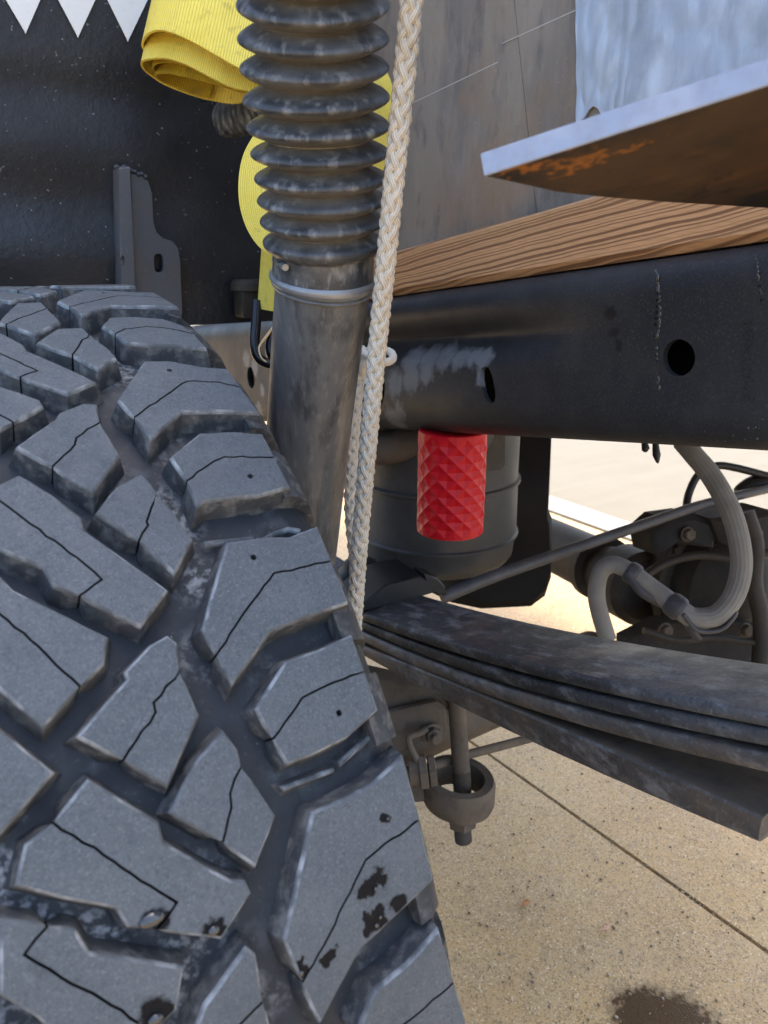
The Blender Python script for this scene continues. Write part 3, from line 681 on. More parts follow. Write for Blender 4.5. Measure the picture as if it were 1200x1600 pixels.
# ------------------------------------------------------------------ rod, hoses, cables
M_rod = material('grey_rod', (.060, .062, .068), .5, layers=[(40, .5, .75, (.12, .12, .13), .6)], bumps=[(150, .2, .001)])
rod = link('steel_rod', *tube(spline([at(690, 934, .985), at(760, 905, 1.0), at(870, 866, 1.03), at(1010, 818, 1.07), at(1100, 788, 1.10), at(1215, 760, 1.14)], 50), lambda t: .0086-.002*t, 14), M_rod, origin=at(690, 934, .985), smooth=60)
tag(rod, 'long thin grey steel rod slanting up past the black tank to the right', 'rod')
M_hose = material('dusty_grey_hose', (.19, .188, .175), .7, layers=[(50, .45, .7, (.24, .238, .22), .6), (18, .5, .75, (.12, .118, .11), .6), (9, .55, .7, (.24, .235, .22), .4)], bumps=[(400, .3, .0005)], spec=.3)
hp = spline([at(1066, 690, .97), at(1085, 712, .955), at(1112, 745, .94), at(1140, 795, .925), at(1155, 845, .92), at(1158, 890, .92), at(1146, 932, .92), at(1120, 961, .925), at(1085, 965, .93), at(1062, 952, .935), at(1030, 927, .95), at(1000, 904, .96), at(972, 886, .97), at(952, 883, .975), at(937, 897, .98), at(932, 930, .985), at(939, 965, .985), at(950, 1000, .985)], 150)
hz = empty('breather_hose', hp[-1])
tag(hz, 'thick dusty grey ribbed hose curving down from the rail and back along the axle', 'hose')
def ribtube(P, rf, seg=24):
    fr = frames(P); V, F = [], []; n = len(P)
    for i, (p, (t, a, b)) in enumerate(zip(P, fr)):
        for k in range(seg):
            g = 2*pi*k/seg; rr = rf(i/(n-1), g); V.append(p+a*(cos(g)*rr)+b*(sin(g)*rr))
    for i in range(n-1):
        for k in range(seg): F.append((i*seg+k, i*seg+(k+1) % seg, (i+1)*seg+(k+1) % seg, (i+1)*seg+k))
    F.append(tuple(range(seg))[::-1]); F.append(tuple((n-1)*seg+k for k in range(seg))); return V, F
part('hose_run', ribtube(hp, lambda t, g: (0.0122 if t < .55 else .0122-.0012*sm(.55, .62, t))+(.00025*sin(g*16) if .08 < t < .52 else 0), 80), M_hose, hz, smooth=60)
M_clampd = material('dark_rubber_clamp', (.045, .048, .055), .55, layers=[(50, .5, .7, (.10, .10, .11), .5)], bumps=[(120, .3, .001)])
for i0, i1, rr in [(78, 84, .0155), (98, 103, .0142)]:
    P = hp[i0:i1+1]; part('hose_clamp', tube(P, lambda t, rr=rr: rr-.002*abs(2*t-1)**4, 24), M_clampd, hz, smooth=50)
part('hose_strap', tube(spline([at(980, 895, .955), at(1000, 925, .95), at(1035, 945, .945), at(1060, 958, .935), at(1080, 985, .93), at(1092, 1000, .93)], 20), .0055, 10, sq=.5), M_clampd, hz, smooth=60)
part('hose_tie', tube(spline([at(1068, 960, .92), at(1090, 985, .92), at(1125, 984, .92), at(1145, 966, .915), at(1150, 955, .915)], 20), .0028, 8), M_clampd, hz, smooth=60)
M_cable = material('black_cable', (.012, .012, .012), .45)
cb = link('black_cable', *tube(spline([at(1071, 806, 1.15), at(1076, 772, 1.15), at(1092, 741, 1.15), at(1118, 728, 1.15), at(1150, 731, 1.15), at(1215, 748, 1.15)], 40), .0058, 12), M_cable, origin=at(1071, 806, 1.15), smooth=60)
tag(cb, 'thin black cable looping below the rail at the right edge', 'cable')
for x, y, l in [(1010, 706, 8), (1027, 724, 26)]:
    p = at(x, y, .80); o = link('cable_tie_tail', *tube(spline([at(x-3, 690, .80), at(x-1, y-l*.5, .80), at(x+1, y, .80)], 8), [.003, .0042, .0008], 8), M_cable, origin=p, smooth=60)
    tag(o, ['short stub of black cable tie poking out under the rail', 'longer pointed tail of black cable tie hanging under the rail'][l > 10], 'cable tie', 'cable tie tails under the rail')
tipg = link('wiring_connector', *join(tube(spline([at(1150, 768, 1.16), at(1175, 758, 1.16), at(1215, 752, 1.16)], 8), [.006, .014, .018], 12), tube(spline([at(1180, 745, 1.17), at(1200, 752, 1.17), at(1220, 770, 1.17)], 8), .012, 12)), M_cable, origin=at(1180, 760, 1.16), smooth=60)
tag(tipg, 'dark wiring connector above the axle housing at the right edge', 'connector')

# ------------------------------------------------------------------ shock absorber
def dusty(env):
    a_ = env['N'].new('ShaderNodeAttribute'); a_.attribute_name = 'dust_and_bounce'  # fold dust that also pales the undersides like light bounced off the ground
    n_ = env['noise'](35, (1, 1, 1), 7); s_ = env['N'].new('ShaderNodeMath'); s_.operation = 'ADD'; env['L'].new(a_.outputs['Fac'], s_.inputs[0]); env['L'].new(n_, s_.inputs[1])
    k = env['ramp'](s_.outputs[0], .70, 1.15)
    env['cur'] = env['mix'](env['mul'](k, .62), env['cur'], env['rgb']((.19, .175, .150)))
M_boot = material('dusty_sheen_black_rubber', (.036, .041, .047), .32, spec=.42, extra=dusty, layers=[(45, .44, .66, (.13, .132, .132), .7), (150, .52, .66, (.27, .272, .265), .6, (1, 1, .35)), (350, .6, .75, (.22, .22, .21), .3)], bumps=[(200, .25, .0008)], rnoise=(30, .26, .5))  # pale mottles are dust plus sheen painted into the rubber
M_tube = material('scuffed_grey_tube', (.125, .130, .136), .42, metal=.25, layers=[(14, .44, .68, (.21, .20, .18), .6, (1, 1, .5)), (95, .48, .62, (.055, .058, .064), .7, (1, 1, .03)), (9, .54, .70, (.06, .066, .078), .6, (1, 1, .5)), (240, .52, .70, (.27, .265, .26), .45, (1, 1, .25))], bumps=[(240, .25, .0006)], rnoise=(25, .32, .6))
M_clip = material('dull_steel_band', (.26, .27, .28), .4, metal=.5, layers=[(60, .45, .7, (.10, .10, .10), .7)], bumps=[(200, .2, .0006)])
axp = spline([at(484, -100, .408), at(489, 20, .433), at(493, 110, .452), at(498, 200, .471), at(502, 300, .492), at(505, 400, .514), at(504, 450, .526), at(494, 550, .557), at(484, 657, .59), at(474, 770, .622), at(465, 870, .652), at(452, 1010, .70)], 600)
sa = empty('shock_absorber', at(452, 1010, .70))
tag(sa, 'dusty shock absorber with ribbed black rubber boot over a grey tube beside the tyre', 'shock absorber')
def ypx(p):   # image row of a truck-frame point (used only to lay the boot's folds along the axis)
    r = p-OT; wv_ = AX*r.x+TX*r.y; d = wv_.y*cos(PITCH)-r.z*sin(PITCH); return 800-FPX*(wv_.y*sin(PITCH)+r.z*cos(PITCH))/d, d
rid = [-95, -42, 8, 60, 105, 153, 197, 238, 277, 312, 345, 378]; hw = [122, 121, 120, 119, 117, 115, 112, 108, 104, 101, 98, 94]
bp, brd, bdu = [], [], []
for p in axp:
    y, d = ypx(p)
    if y > 436: break
    k = 0; vq = .12
    while k < len(rid)-1 and rid[k+1] < y: k += 1
    if y >= rid[-1]:
        f = (y-rid[-1]); R1 = (hw[-1])/FPX*d; R2 = 79/FPX*d; rr = R1-(R1-R2)*min(1, f/17) if f < 17 else R2
        rr = R2+(R1-R2)*max(0, 1-(f/16)**2)
    elif y < rid[0]: rr = hw[0]/FPX*d
    else:
        f = (y-rid[k])/(rid[k+1]-rid[k]); h_ = hw[k]+(hw[k+1]-hw[k])*f
        dep = 33 if k < 8 else 24
        c = abs(2*f-1)            # 1 on a ridge, 0 in the valley
        q = 1-(1-c)**1.15 if c > 0 else 0
        q = (.5+.5*cos(2*pi*f))**.6
        rr = (h_-dep*(1-q))/FPX*d; vq = (1-q)*.75+(.5*max(0, sin(2*pi*f)))  # weight for valley dust and for painted ground bounce on lower slopes
    bp.append(p); brd.append(rr); bdu.append(vq)
V, F = ribtube(bp, lambda t, g: lerp_list(brd, t)*(1+.012*sin(g*3+t*9)+.006*noise.noise(Vector((cos(g)*3, sin(g)*3, t*40)))), 56)
bo_ = part('rubber_boot', (V, F), M_boot, sa, smooth=60)
at_ = bo_.data.attributes.new('dust_and_bounce', 'FLOAT', 'POINT'); at_.data.foreach_set('value', [bdu[i//56] for i in range(len(bo_.data.vertices))])
tp = [p for p in axp if ypx(p)[0] > 425]
part('shock_tube', tube(tp, .0325, 48), M_tube, sa, smooth=40)
bi = [p for p in axp if 428 < ypx(p)[0] < 441]
part('clamp_band', tube(bi, [.0352, .0366, .0366, .0352], 48), M_clip, sa, smooth=30)
bi2 = [p for p in axp if 441 < ypx(p)[0] < 447]
part('clamp_band', tube(bi2, [.0335, .0352, .0345], 48), M_clip, sa, smooth=30)
cc = at(437, 412, .50)
part('clamp_screw', join(lathe(cc, at(446, 418, .488), [(0, .0014), (.5, .0014), (.52, .0022), (1, .0022)], 10), lathe(at(429, 405, .515), cc, [(0, .002), (1, .002)], 10)), M_clip, sa, smooth=30)

# ------------------------------------------------------------------ plaited rope
def yarns(env):
    N, L = env['N'], env['L']; sx = N.new('ShaderNodeSeparateXYZ'); L.new(env['tc'].outputs['UV'], sx.inputs[0])
    a_ = N.new('ShaderNodeMath'); a_.operation = 'MULTIPLY_ADD'; L.new(sx.outputs[0], a_.inputs[0]); a_.inputs[1].default_value = 2*pi*9; L.new(sx.outputs[1], a_.inputs[2])
    c_ = N.new('ShaderNodeMath'); c_.operation = 'SINE'; L.new(a_.outputs[0], c_.inputs[0])
    env['cur'] = env['mix'](env['mul'](env['ramp'](c_.outputs[0], .1, -.9), .45), env['cur'], env['rgb']((.25, .20, .14))); env['height'] = (c_.outputs[0], .5, .0004)
M_rope = material('cream_rope_fibre', (.70, .655, .56), .75, extra=yarns, layers=[(30, .5, .75, (.46, .41, .33), .5), (700, .45, .7, (.58, .52, .42), .5), (8, .55, .75, (.30, .25, .19), .5)], bumps=[(900, .7, .0006)], spec=.25)
rp = empty('braided_rope', at(553, 990, .63))
tag(rp, 'cream braided rope hanging down past the shock absorber to the tyre edge', 'rope')
def plait(path, rad, pitch, phase=0.0, parent=rp, name='rope_strand'):
    ln = [0]
    for a, b in zip(path, path[1:]): ln.append(ln[-1]+(b-a).length)
    fr = frames(path)
    for dr_ in (1, -1):
        for k in range(4):
            P, W_ = [], []
            for i, (p, (t, a, b)) in enumerate(zip(path, fr)):
                s = ln[i]; g = dr_*(2*pi*s/pitch)+2*pi*k/4+phase
                r = rad*(.54+.10*dr_*cos(8*pi*s/pitch))
                P.append(p+a*(cos(g)*r)+b*(sin(g)*r))
            o_ = part(name, tube(P, rad*.37, 8), M_rope, parent, smooth=60); uv_ = o_.data.uv_layers.new(name='UVMap')
            for pl_ in o_.data.polygons:
                for li in pl_.loop_indices: vi_ = o_.data.loops[li].vertex_index; uv_.data[li].uv = ((vi_ % 8)/8 if not (vi_ % 8 == 0 and 7 in [o_.data.loops[q].vertex_index % 8 for q in pl_.loop_indices]) else 1.0, vi_//8*.05)
path1 = spline([at(646, -60, .410), at(643, 0, .418), at(633, 110, .436), at(622, 220, .453), at(604, 400, .484), at(592, 520, .512), at(575, 700, .553), at(562, 850, .585), at(555, 950, .61), at(551, 1010, .63)], 420)
plait(path1, .0069, .046)
path2 = spline([at(553, 990, .655), at(557, 930, .655), at(556, 880, .655), at(549, 800, .648), at(549, 730, .645), at(553, 660, .64), at(559, 600, .64), at(566, 560, .645), at(580, 552, .66)], 200)
plait(path2, .0064, .043, 1.0)
kn = spline([at(566, 545, .64), at(573, 556, .615), at(596, 566, .60), at(613, 562, .615), at(611, 551, .63), at(592, 547, .635), at(572, 562, .63), at(566, 580, .635), at(573, 592, .65)], 60)
part('rope_knot', tube(kn, .0032, 10), M_rope, rp, smooth=60)

# ------------------------------------------------------------------ yellow webbing strap with its hook
def weave(env):
    N, L = env['N'], env['L']
    wv = N.new('ShaderNodeTexWave'); wv.bands_direction = 'X'; wv.inputs['Scale'].default_value = 1; L.new(env['tc'].outputs['UV'], wv.inputs['Vector'])
    wv.inputs['Scale'].default_value = 1.7
    w2 = N.new('ShaderNodeTexWave'); w2.bands_direction = 'Y'; w2.inputs['Scale'].default_value = 5; L.new(env['tc'].outputs['UV'], w2.inputs['Vector'])
    ml = N.new('ShaderNodeMath'); ml.operation = 'MULTIPLY_ADD'; L.new(w2.outputs['Fac'], ml.inputs[0]); ml.inputs[1].default_value = .25; L.new(wv.outputs['Fac'], ml.inputs[2])
    env['cur'] = env['mix'](env['mul'](env['ramp'](wv.outputs['Fac'], .22, 0), .6), env['cur'], env['rgb']((.42, .33, .02)))
    env['height'] = (ml.outputs[0], .5, .0012)
M_yel = material('yellow_webbing', (.93, .74, .13), .62, layers=[(25, .5, .75, (.66, .50, .03), .5), (6, .55, .75, (.70, .58, .12), .5), (80, .58, .72, (.42, .32, .09), .5), (14, .58, .72, (.50, .38, .12), .4, (1, 1, .3))], extra=weave, spec=.3)
M_yeld = material('dark_yellow_webbing', (.55, .38, .03), .7, layers=[(45, .42, .65, (.30, .20, .03), .75)], extra=weave, spec=.25)  # darker copy of the webbing for the roll's inner layers
st = empty('tow_strap', at(400, 485, .70))
tag(st, 'bright yellow webbing tow strap rolled up behind the ribbed boot with a hook below', 'strap')
def setuv(o, n, m, su, sv):
    uvl = o.data.uv_layers.new(name='UVMap')
    for lp in o.data.loops:
        vi = lp.vertex_index % (n*m); uvl.data[lp.index].uv = ((vi % n)/(n-1)*su, (vi//n)/(m-1)*sv)
def sheet(name, low, upv, n, m, mat, t=.0022, su=10, sv=1, bulge=0.0, parent=st):
    P = spline(low, n-1)
    def fn(i, j):
        p = P[round(i*(n-1))]; return p + Vector(upv)*j
    g = thicken(grid(n, m, fn), None, t); o = part(name, g, mat, parent, smooth=50); setuv(o, n, m, su, sv); return o
def c5p(x, y, d): return at(200+x/5, y/5, d)
up = at(262+34, 60-150, .735)-at(262, 60, .72)
L1 = [c5p(1250, 640, .72), c5p(1050, 600, .705), c5p(900, 545, .70), c5p(780, 480, .70), c5p(640, 400, .70), c5p(480, 312, .705), c5p(340, 252, .712), c5p(240, 232, .72), c5p(160, 255, .73), c5p(115, 310, .745), c5p(104, 360, .765), c5p(125, 400, .79)]
sheet('webbing_layer', L1, up, 60, 8, M_yel, su=13)
L2 = [c5p(1150, 770, .735), c5p(950, 712, .728), c5p(820, 680, .725), c5p(700, 628, .722), c5p(560, 555, .724), c5p(450, 500, .728), c5p(330, 460, .735), c5p(230, 450, .742), c5p(130, 465, .752), c5p(98, 490, .768), c5p(118, 545, .79), c5p(200, 612, .805), c5p(300, 672, .812), c5p(480, 742, .815), c5p(650, 788, .812), c5p(850, 812, .80), c5p(960, 760, .785), c5p(985, 725, .77)]
sheet('webbing_layer', L2, up, 110, 8, M_yel, su=26)
L3 = [c5p(1000, 722, .745), c5p(900, 716, .745), c5p(800, 690, .748), c5p(640, 640, .752), c5p(480, 600, .758), c5p(320, 570, .765), c5p(225, 572, .772), c5p(208, 592, .78), c5p(235, 625, .79), c5p(330, 672, .80), c5p(480, 728, .804), c5p(640, 772, .803)]
sheet('webbing_layer', L3, up, 70, 8, M_yeld, su=18)
L3b = [c5p(900, 690, .738), c5p(700, 620, .738), c5p(480, 520, .742), c5p(330, 480, .748), c5p(215, 490, .756), c5p(185, 525, .765), c5p(200, 560, .775)]
sheet('webbing_layer', L3b, up, 50, 8, M_yeld, su=14)
# hanging loop behind the boot
Lf = spline([at(x, y, .665) for x, y in [(420, 180), (396, 212), (380, 242), (373, 278), (374, 318), (385, 356), (405, 386), (432, 404)]], 40)
Rt = spline([at(x, y, .70) for x, y in [(592, 90), (612, 130), (615, 175), (609, 215), (600, 262), (575, 320), (530, 372), (480, 408)]], 40)
def hang(i, j):
    k = round(j*40); p = Lf[k].lerp(Rt[k], i); return p+Vector((.0, -.02*sin(pi*i), 0))
g = thicken(grid(30, 41, hang), None, .0022); o = part('webbing_loop', g, M_yel, st, smooth=60); setuv(o, 30, 41, 16, 3)
tl = [at(x, y, d) for x, y, d in [(409, 380, .70), (436, 385, .695), (470, 392, .70)]]
bt = [at(x, y, d) for x, y, d in [(402, 482, .72), (430, 487, .715), (466, 492, .72)]]
def tail(i, j): return spline(tl, 10)[round(i*10)].lerp(spline(bt, 10)[round(i*10)], j)
g = thicken(grid(11, 12, tail), None, .004); o = part('webbing_tail', g, M_yel, st, smooth=60); setuv(o, 11, 12, 6, 1.5)
hk = spline([at(402, 470, .72), at(400, 505, .72), at(398, 535, .72), at(402, 556, .72), at(416, 567, .72), at(440, 570, .72), at(470, 560, .725)], 50)
M_hook = material('black_hook', (.015, .015, .017), .2, metal=.3)
M_gold = material('yellow_zinc_wire', (.55, .40, .22), .25, metal=.9)
part('hook_bar', tube(hk, .0048, 14), M_hook, st, smooth=60)
part('hook_bar', tube(spline([at(470, 478, .735), at(440, 505, .73), at(424, 535, .73), at(425, 555, .73), at(440, 565, .735)], 30), .0052, 14), M_hook, st, smooth=60)
part('hook_latch', tube(spline([at(445, 488, .722), at(424, 515, .718), at(408, 537, .716), at(405, 548, .716), at(410, 562, .716), at(425, 570, .718)], 30), .0016, 10), M_gold, st, smooth=60)
# black corrugated sleeve behind the strap
ga, gb = at(352, 188, .88), at(470, 160, .80)
cs = link('corrugated_sleeve', *lathe(ga, gb, [(0, .014), (.01, .0195)]+[(.02+.97*k/48, .0205-.0012*(1+cos(k*pi/2.0))*.5*1.4) for k in range(49)]+[(1, .014)], 28), M_boot, origin=ga, smooth=50)
tag(cs, 'short black corrugated rubber sleeve poking out below the rolled yellow strap', 'rubber sleeve')
# dark mount behind the hook
mb = link('rubber_mount', *join(box((0, 0, 0), (.035, .03, .036), .003), lathe((.017, .015, .034), (.017, .015, .048), [(0, .024), (.6, .024), (1, .02)], 20)), M_castd, origin=(0, 0, 0), smooth=30)
mb.location = world(at(380, 497, 1.0)); tag(mb, 'small dark block with round cap behind the strap hook', 'mount')

# ------------------------------------------------------------------ two fallen leaf bits on the concrete
M_dry = material('dry_leaf', (.42, .20, .07), .7)
for x, y, r, lab in [(820, 1413, .007, 'tiny orange-brown dry leaf lying on the concrete nearest the tyre'), (945, 1451, .008, 'tiny pinkish leaf fragment lying on the concrete right of the orange one')]:
    c = on_z(x, y, .001); pts = [c+Vector((cos(2*pi*k/10)*r*(1 if k % 5 else 1.5), sin(2*pi*k/10)*r*.55, .0015*sin(k*1.3)+.002)) for k in range(10)]
    o = link('dry_leaf', *prism(pts, (0, 0, .0006)), M_dry if r < .0075 else material('pink_leaf', (.55, .33, .20), .7), origin=c); tag(o, lab, 'leaf', 'dry leaf bits on the concrete')

# ------------------------------------------------------------------ tyre: carcass, tread blocks traced once and repeated round it
TC = Vector((.17506, .61843, .424)); TR = .43; GR = TR-.0135; TW = .28
def dust(sp, c1, c2, f): return []
def wet(env):
    pts = []
    for x, y, r in [(604, 1281, .0032), (590, 1368, .0042), (575, 1385, .0048), (566, 1396, .003), (600, 1372, .003), (625, 1412, .0050), (578, 1450, .0045), (592, 1434, .0050), (572, 1436, .003), (600, 1445, .004), (518, 1494, .0038), (512, 1502, .003), (466, 1506, .0032), (470, 1518, .003), (240, 1442, .006), (335, 1452, .005), (243, 1592, .008)]:
        q = tyre_hit(x, y)-TC; pts.append((q.x, q.y, q.z, r))
    tot = spots(env, pts, (.006, .006, .007), wob=.0022, soft=.72, nsc=200); env['rough'] = tot
    q_ = env['N'].new('ShaderNodeMapRange'); q_.inputs['To Min'].default_value = .42; q_.inputs['To Max'].default_value = .10; env['L'].new(tot, q_.inputs['Value']); env['L'].new(q_.outputs[0], env['b'].inputs['Specular IOR Level'])
def tyre_hit(px, py, R=None):
    R = R or TR; r = ray(px, py); ov, oz = OT.y-TC.y, OT.z-TC.z
    a = r.y**2+r.z**2; b = ov*r.y+oz*r.z; c = ov*ov+oz*oz-R*R; D = max(b*b-a*c, 0)
    return OT + r*((-b-sqrt(D))/a)
def th_w(px, py):
    P = tyre_hit(px, py)-TC; return (atan2(P.z, -P.y), P.x)
M_trd = material('dusty_tread_rubber', (.070, .084, .094), .62, layers=[(22, .40, .68, (.096, .108, .120), .7), (330, .46, .70, (.118, .130, .142), .5), (1000, .54, .68, (.20, .218, .228), .45, (1, 1, 1), 3), (800, .56, .68, (.032, .039, .045), .5, (1, 1, 1), 3), (420, .58, .68, (.035, .040, .046), .5), (70, .60, .72, (.045, .052, .060), .5), (9, .5, .72, (.055, .065, .075), .6)], bumps=[(700, .7, .0008), (60, .25, .0018)], rnoise=(60, .45, .72), extra=wet, spec=.45)
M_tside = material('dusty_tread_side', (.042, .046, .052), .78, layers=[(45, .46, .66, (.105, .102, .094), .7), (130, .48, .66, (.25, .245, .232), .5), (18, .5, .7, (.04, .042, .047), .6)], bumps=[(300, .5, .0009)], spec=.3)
M_tedge = material('worn_highlight_tread_edge', (.105, .118, .128), .7, layers=[(90, .43, .62, (.38, .40, .41), .75), (25, .48, .62, (.07, .075, .08), .7), (200, .5, .7, (.09, .095, .1), .4)], bumps=[(300, .4, .0008)], spec=.35)  # worn dusty rims, with edge highlights painted in as paler colour
def caked(env):
    a_ = env['ramp'](env['noise'](13, (1, 1, 1), 3), .50, .62); b_ = env['ramp'](env['noise'](230, (1, 1, 1), 6), .46, .60)
    env['cur'] = env['mix'](env['mul'](env['mul'](a_, b_), .6), env['cur'], env['rgb']((.36, .375, .385)))
M_grv = material('shade_dark_groove_rubber', (.020, .0235, .029), .5, layers=[(16, .45, .7, (.036, .042, .050), .7), (40, .56, .70, (.10, .11, .12), .45), (500, .64, .74, (.25, .26, .27), .4)], extra=caked, bumps=[(150, .35, .001)], rnoise=(40, .45, .75), spec=.35)  # base darkened to paint occlusion in the grooves; pale patches are dust
M_sipe = material('shade_black_sipe_rubber', (.008, .008, .009), .8, spec=.1)  # near-black walls paint the shade inside the slits
M_rim = material('grey_wheel', (.18, .18, .19), .45, metal=.6)
def carcass():
    prof = [(-.10, .225), (-.105, .235), (.004, .235), (.016, .262), (.026, .31), (.024, .355), (.013, .392), (.006, .408), (-.002, .4135), (-.012, GR)]
    half = [(.004, .226), (.012, .238), (.022, .262), (.030, .305), (.028, .350), (.018, .388), (.009, .404), (.001, .412), (-.012, GR)]
    left = [(-TW-x, r) for x, r in half][::-1]
    mid = [(-.012-(TW-.024)*k/8, GR) for k in range(1, 8)]
    pr = half+mid+left; n = 220; V, F = [], []; m = len(pr)
    for k in range(n):
        g = 2*pi*k/n
        for x, r in pr: V.append(TC+Vector((x, -cos(g)*r, sin(g)*r)))
    for k in range(n):
        for i in range(m-1): F.append((k*m+i, ((k+1) % n)*m+i, ((k+1) % n)*m+i+1, k*m+i+1))
    # close the inside with the rim well so it is a solid ring
    for k in range(n): F.append((k*m+m-1, ((k+1) % n)*m+m-1, ((k+1) % n)*m, k*m))
    return V, F
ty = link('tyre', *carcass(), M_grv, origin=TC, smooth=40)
tag(ty, 'worn off-road truck tyre with chunky dusty tread blocks in the foreground', 'tyre')
rm = [(-.002, .226), (-.03, .222), (-.05, .15), (-.06, .08), (-.14, .06), (-.14, .0)]
part('wheel_rim', lathe(TC+Vector((0, 0, 0)), TC+Vector((-TW, 0, 0)), [(.0, .2255), (.04, .212), (.10, .206), (.30, .12), (.34, .07), (.66, .07), (.70, .12), (.90, .206), (.96, .212), (1, .2255)], 64), M_rim, ty, smooth=35)

def offset(poly, d):
    """shift each edge of a closed 2-D outline inwards by d (counter-clockwise outline), mitred"""
    n = len(poly); out = []
    for i in range(n):
        p0, p1, p2 = poly[i-1], poly[i], poly[(i+1) % n]
        e0 = (p1[0]-p0[0], p1[1]-p0[1]); e1 = (p2[0]-p1[0], p2[1]-p1[1])
        l0 = math.hypot(*e0) or 1e-9; l1 = math.hypot(*e1) or 1e-9
        n0 = (-e0[1]/l0, e0[0]/l0); n1 = (-e1[1]/l1, e1[0]/l1)
        bx, by = n0[0]+n1[0], n0[1]+n1[1]; q = bx*bx+by*by
        k = 2*d/max(q, .9); out.append((p1[0]+bx*k/1, p1[1]+by*k/1) if False else (p1[0]+bx*d*2/max(q, .9), p1[1]+by*d*2/max(q, .9)))
    return out
def area(p): return .5*sum(p[i-1][0]*p[i][1]-p[i][0]*p[i-1][1] for i in range(len(p)))
def dense(poly, step=.007, wob=0):
    out = []
    for i in range(len(poly)):
        a, b = poly[i], poly[(i+1) % len(poly)]; l = math.hypot(b[0]-a[0], b[1]-a[1]); k = max(1, int(round(l/step)))
        for j in range(k):
            t = j/k; x, y = a[0]+(b[0]-a[0])*t, a[1]+(b[1]-a[1])*t
            if j and wob:
                nv = noise.noise(Vector((x*300, y*300, 5)))*wob; x += -(b[1]-a[1])/l*nv; y += (b[0]-a[0])/l*nv
            out.append((x, y))
    return out
def inside(p, poly):
    c = False; n = len(poly); j = n-1
    for i in range(n):
        if (poly[i][1] > p[1]) != (poly[j][1] > p[1]) and p[0] < (poly[j][0]-poly[i][0])*(p[1]-poly[i][1])/(poly[j][1]-poly[i][1])+poly[i][0]: c = not c
        j = i
    return c
def onto(s, w_, r): g = s/TR; return TC+Vector((w_, -cos(g)*r, sin(g)*r))
SIPE = []
def halves(poly, sipe):
    if not sipe: return [poly]
    ia = min(range(len(poly)), key=lambda i: math.hypot(poly[i][0]-sipe[0][0], poly[i][1]-sipe[0][1]))
    ib = min(range(len(poly)), key=lambda i: math.hypot(poly[i][0]-sipe[-1][0], poly[i][1]-sipe[-1][1]))
    n = len(poly); mid = []
    for a, b in zip(sipe, sipe[1:]):
        l = math.hypot(b[0]-a[0], b[1]-a[1]); q = max(1, int(l/.004))
        for j in range(q):
            t = j/q; nv = noise.noise(Vector(((a[0]+(b[0]-a[0])*t)*230, (a[1]+(b[1]-a[1])*t)*230, 1)))*.0011 if 0 < j else 0
            mid.append((a[0]+(b[0]-a[0])*t-(b[1]-a[1])/l*nv, a[1]+(b[1]-a[1])*t+(b[0]-a[0])/l*nv))
    mid = mid[1:]; SIPE[:] = [poly[ia]]+mid+[poly[ib]]
    def walk(a, b):
        o = [poly[a]]; i = a
        while i != b: i = (i+1) % n; o.append(poly[i])
        return o
    h1 = walk(ia, ib)+mid[::-1]; h2 = walk(ib, ia)+mid
    return [h1, h2]
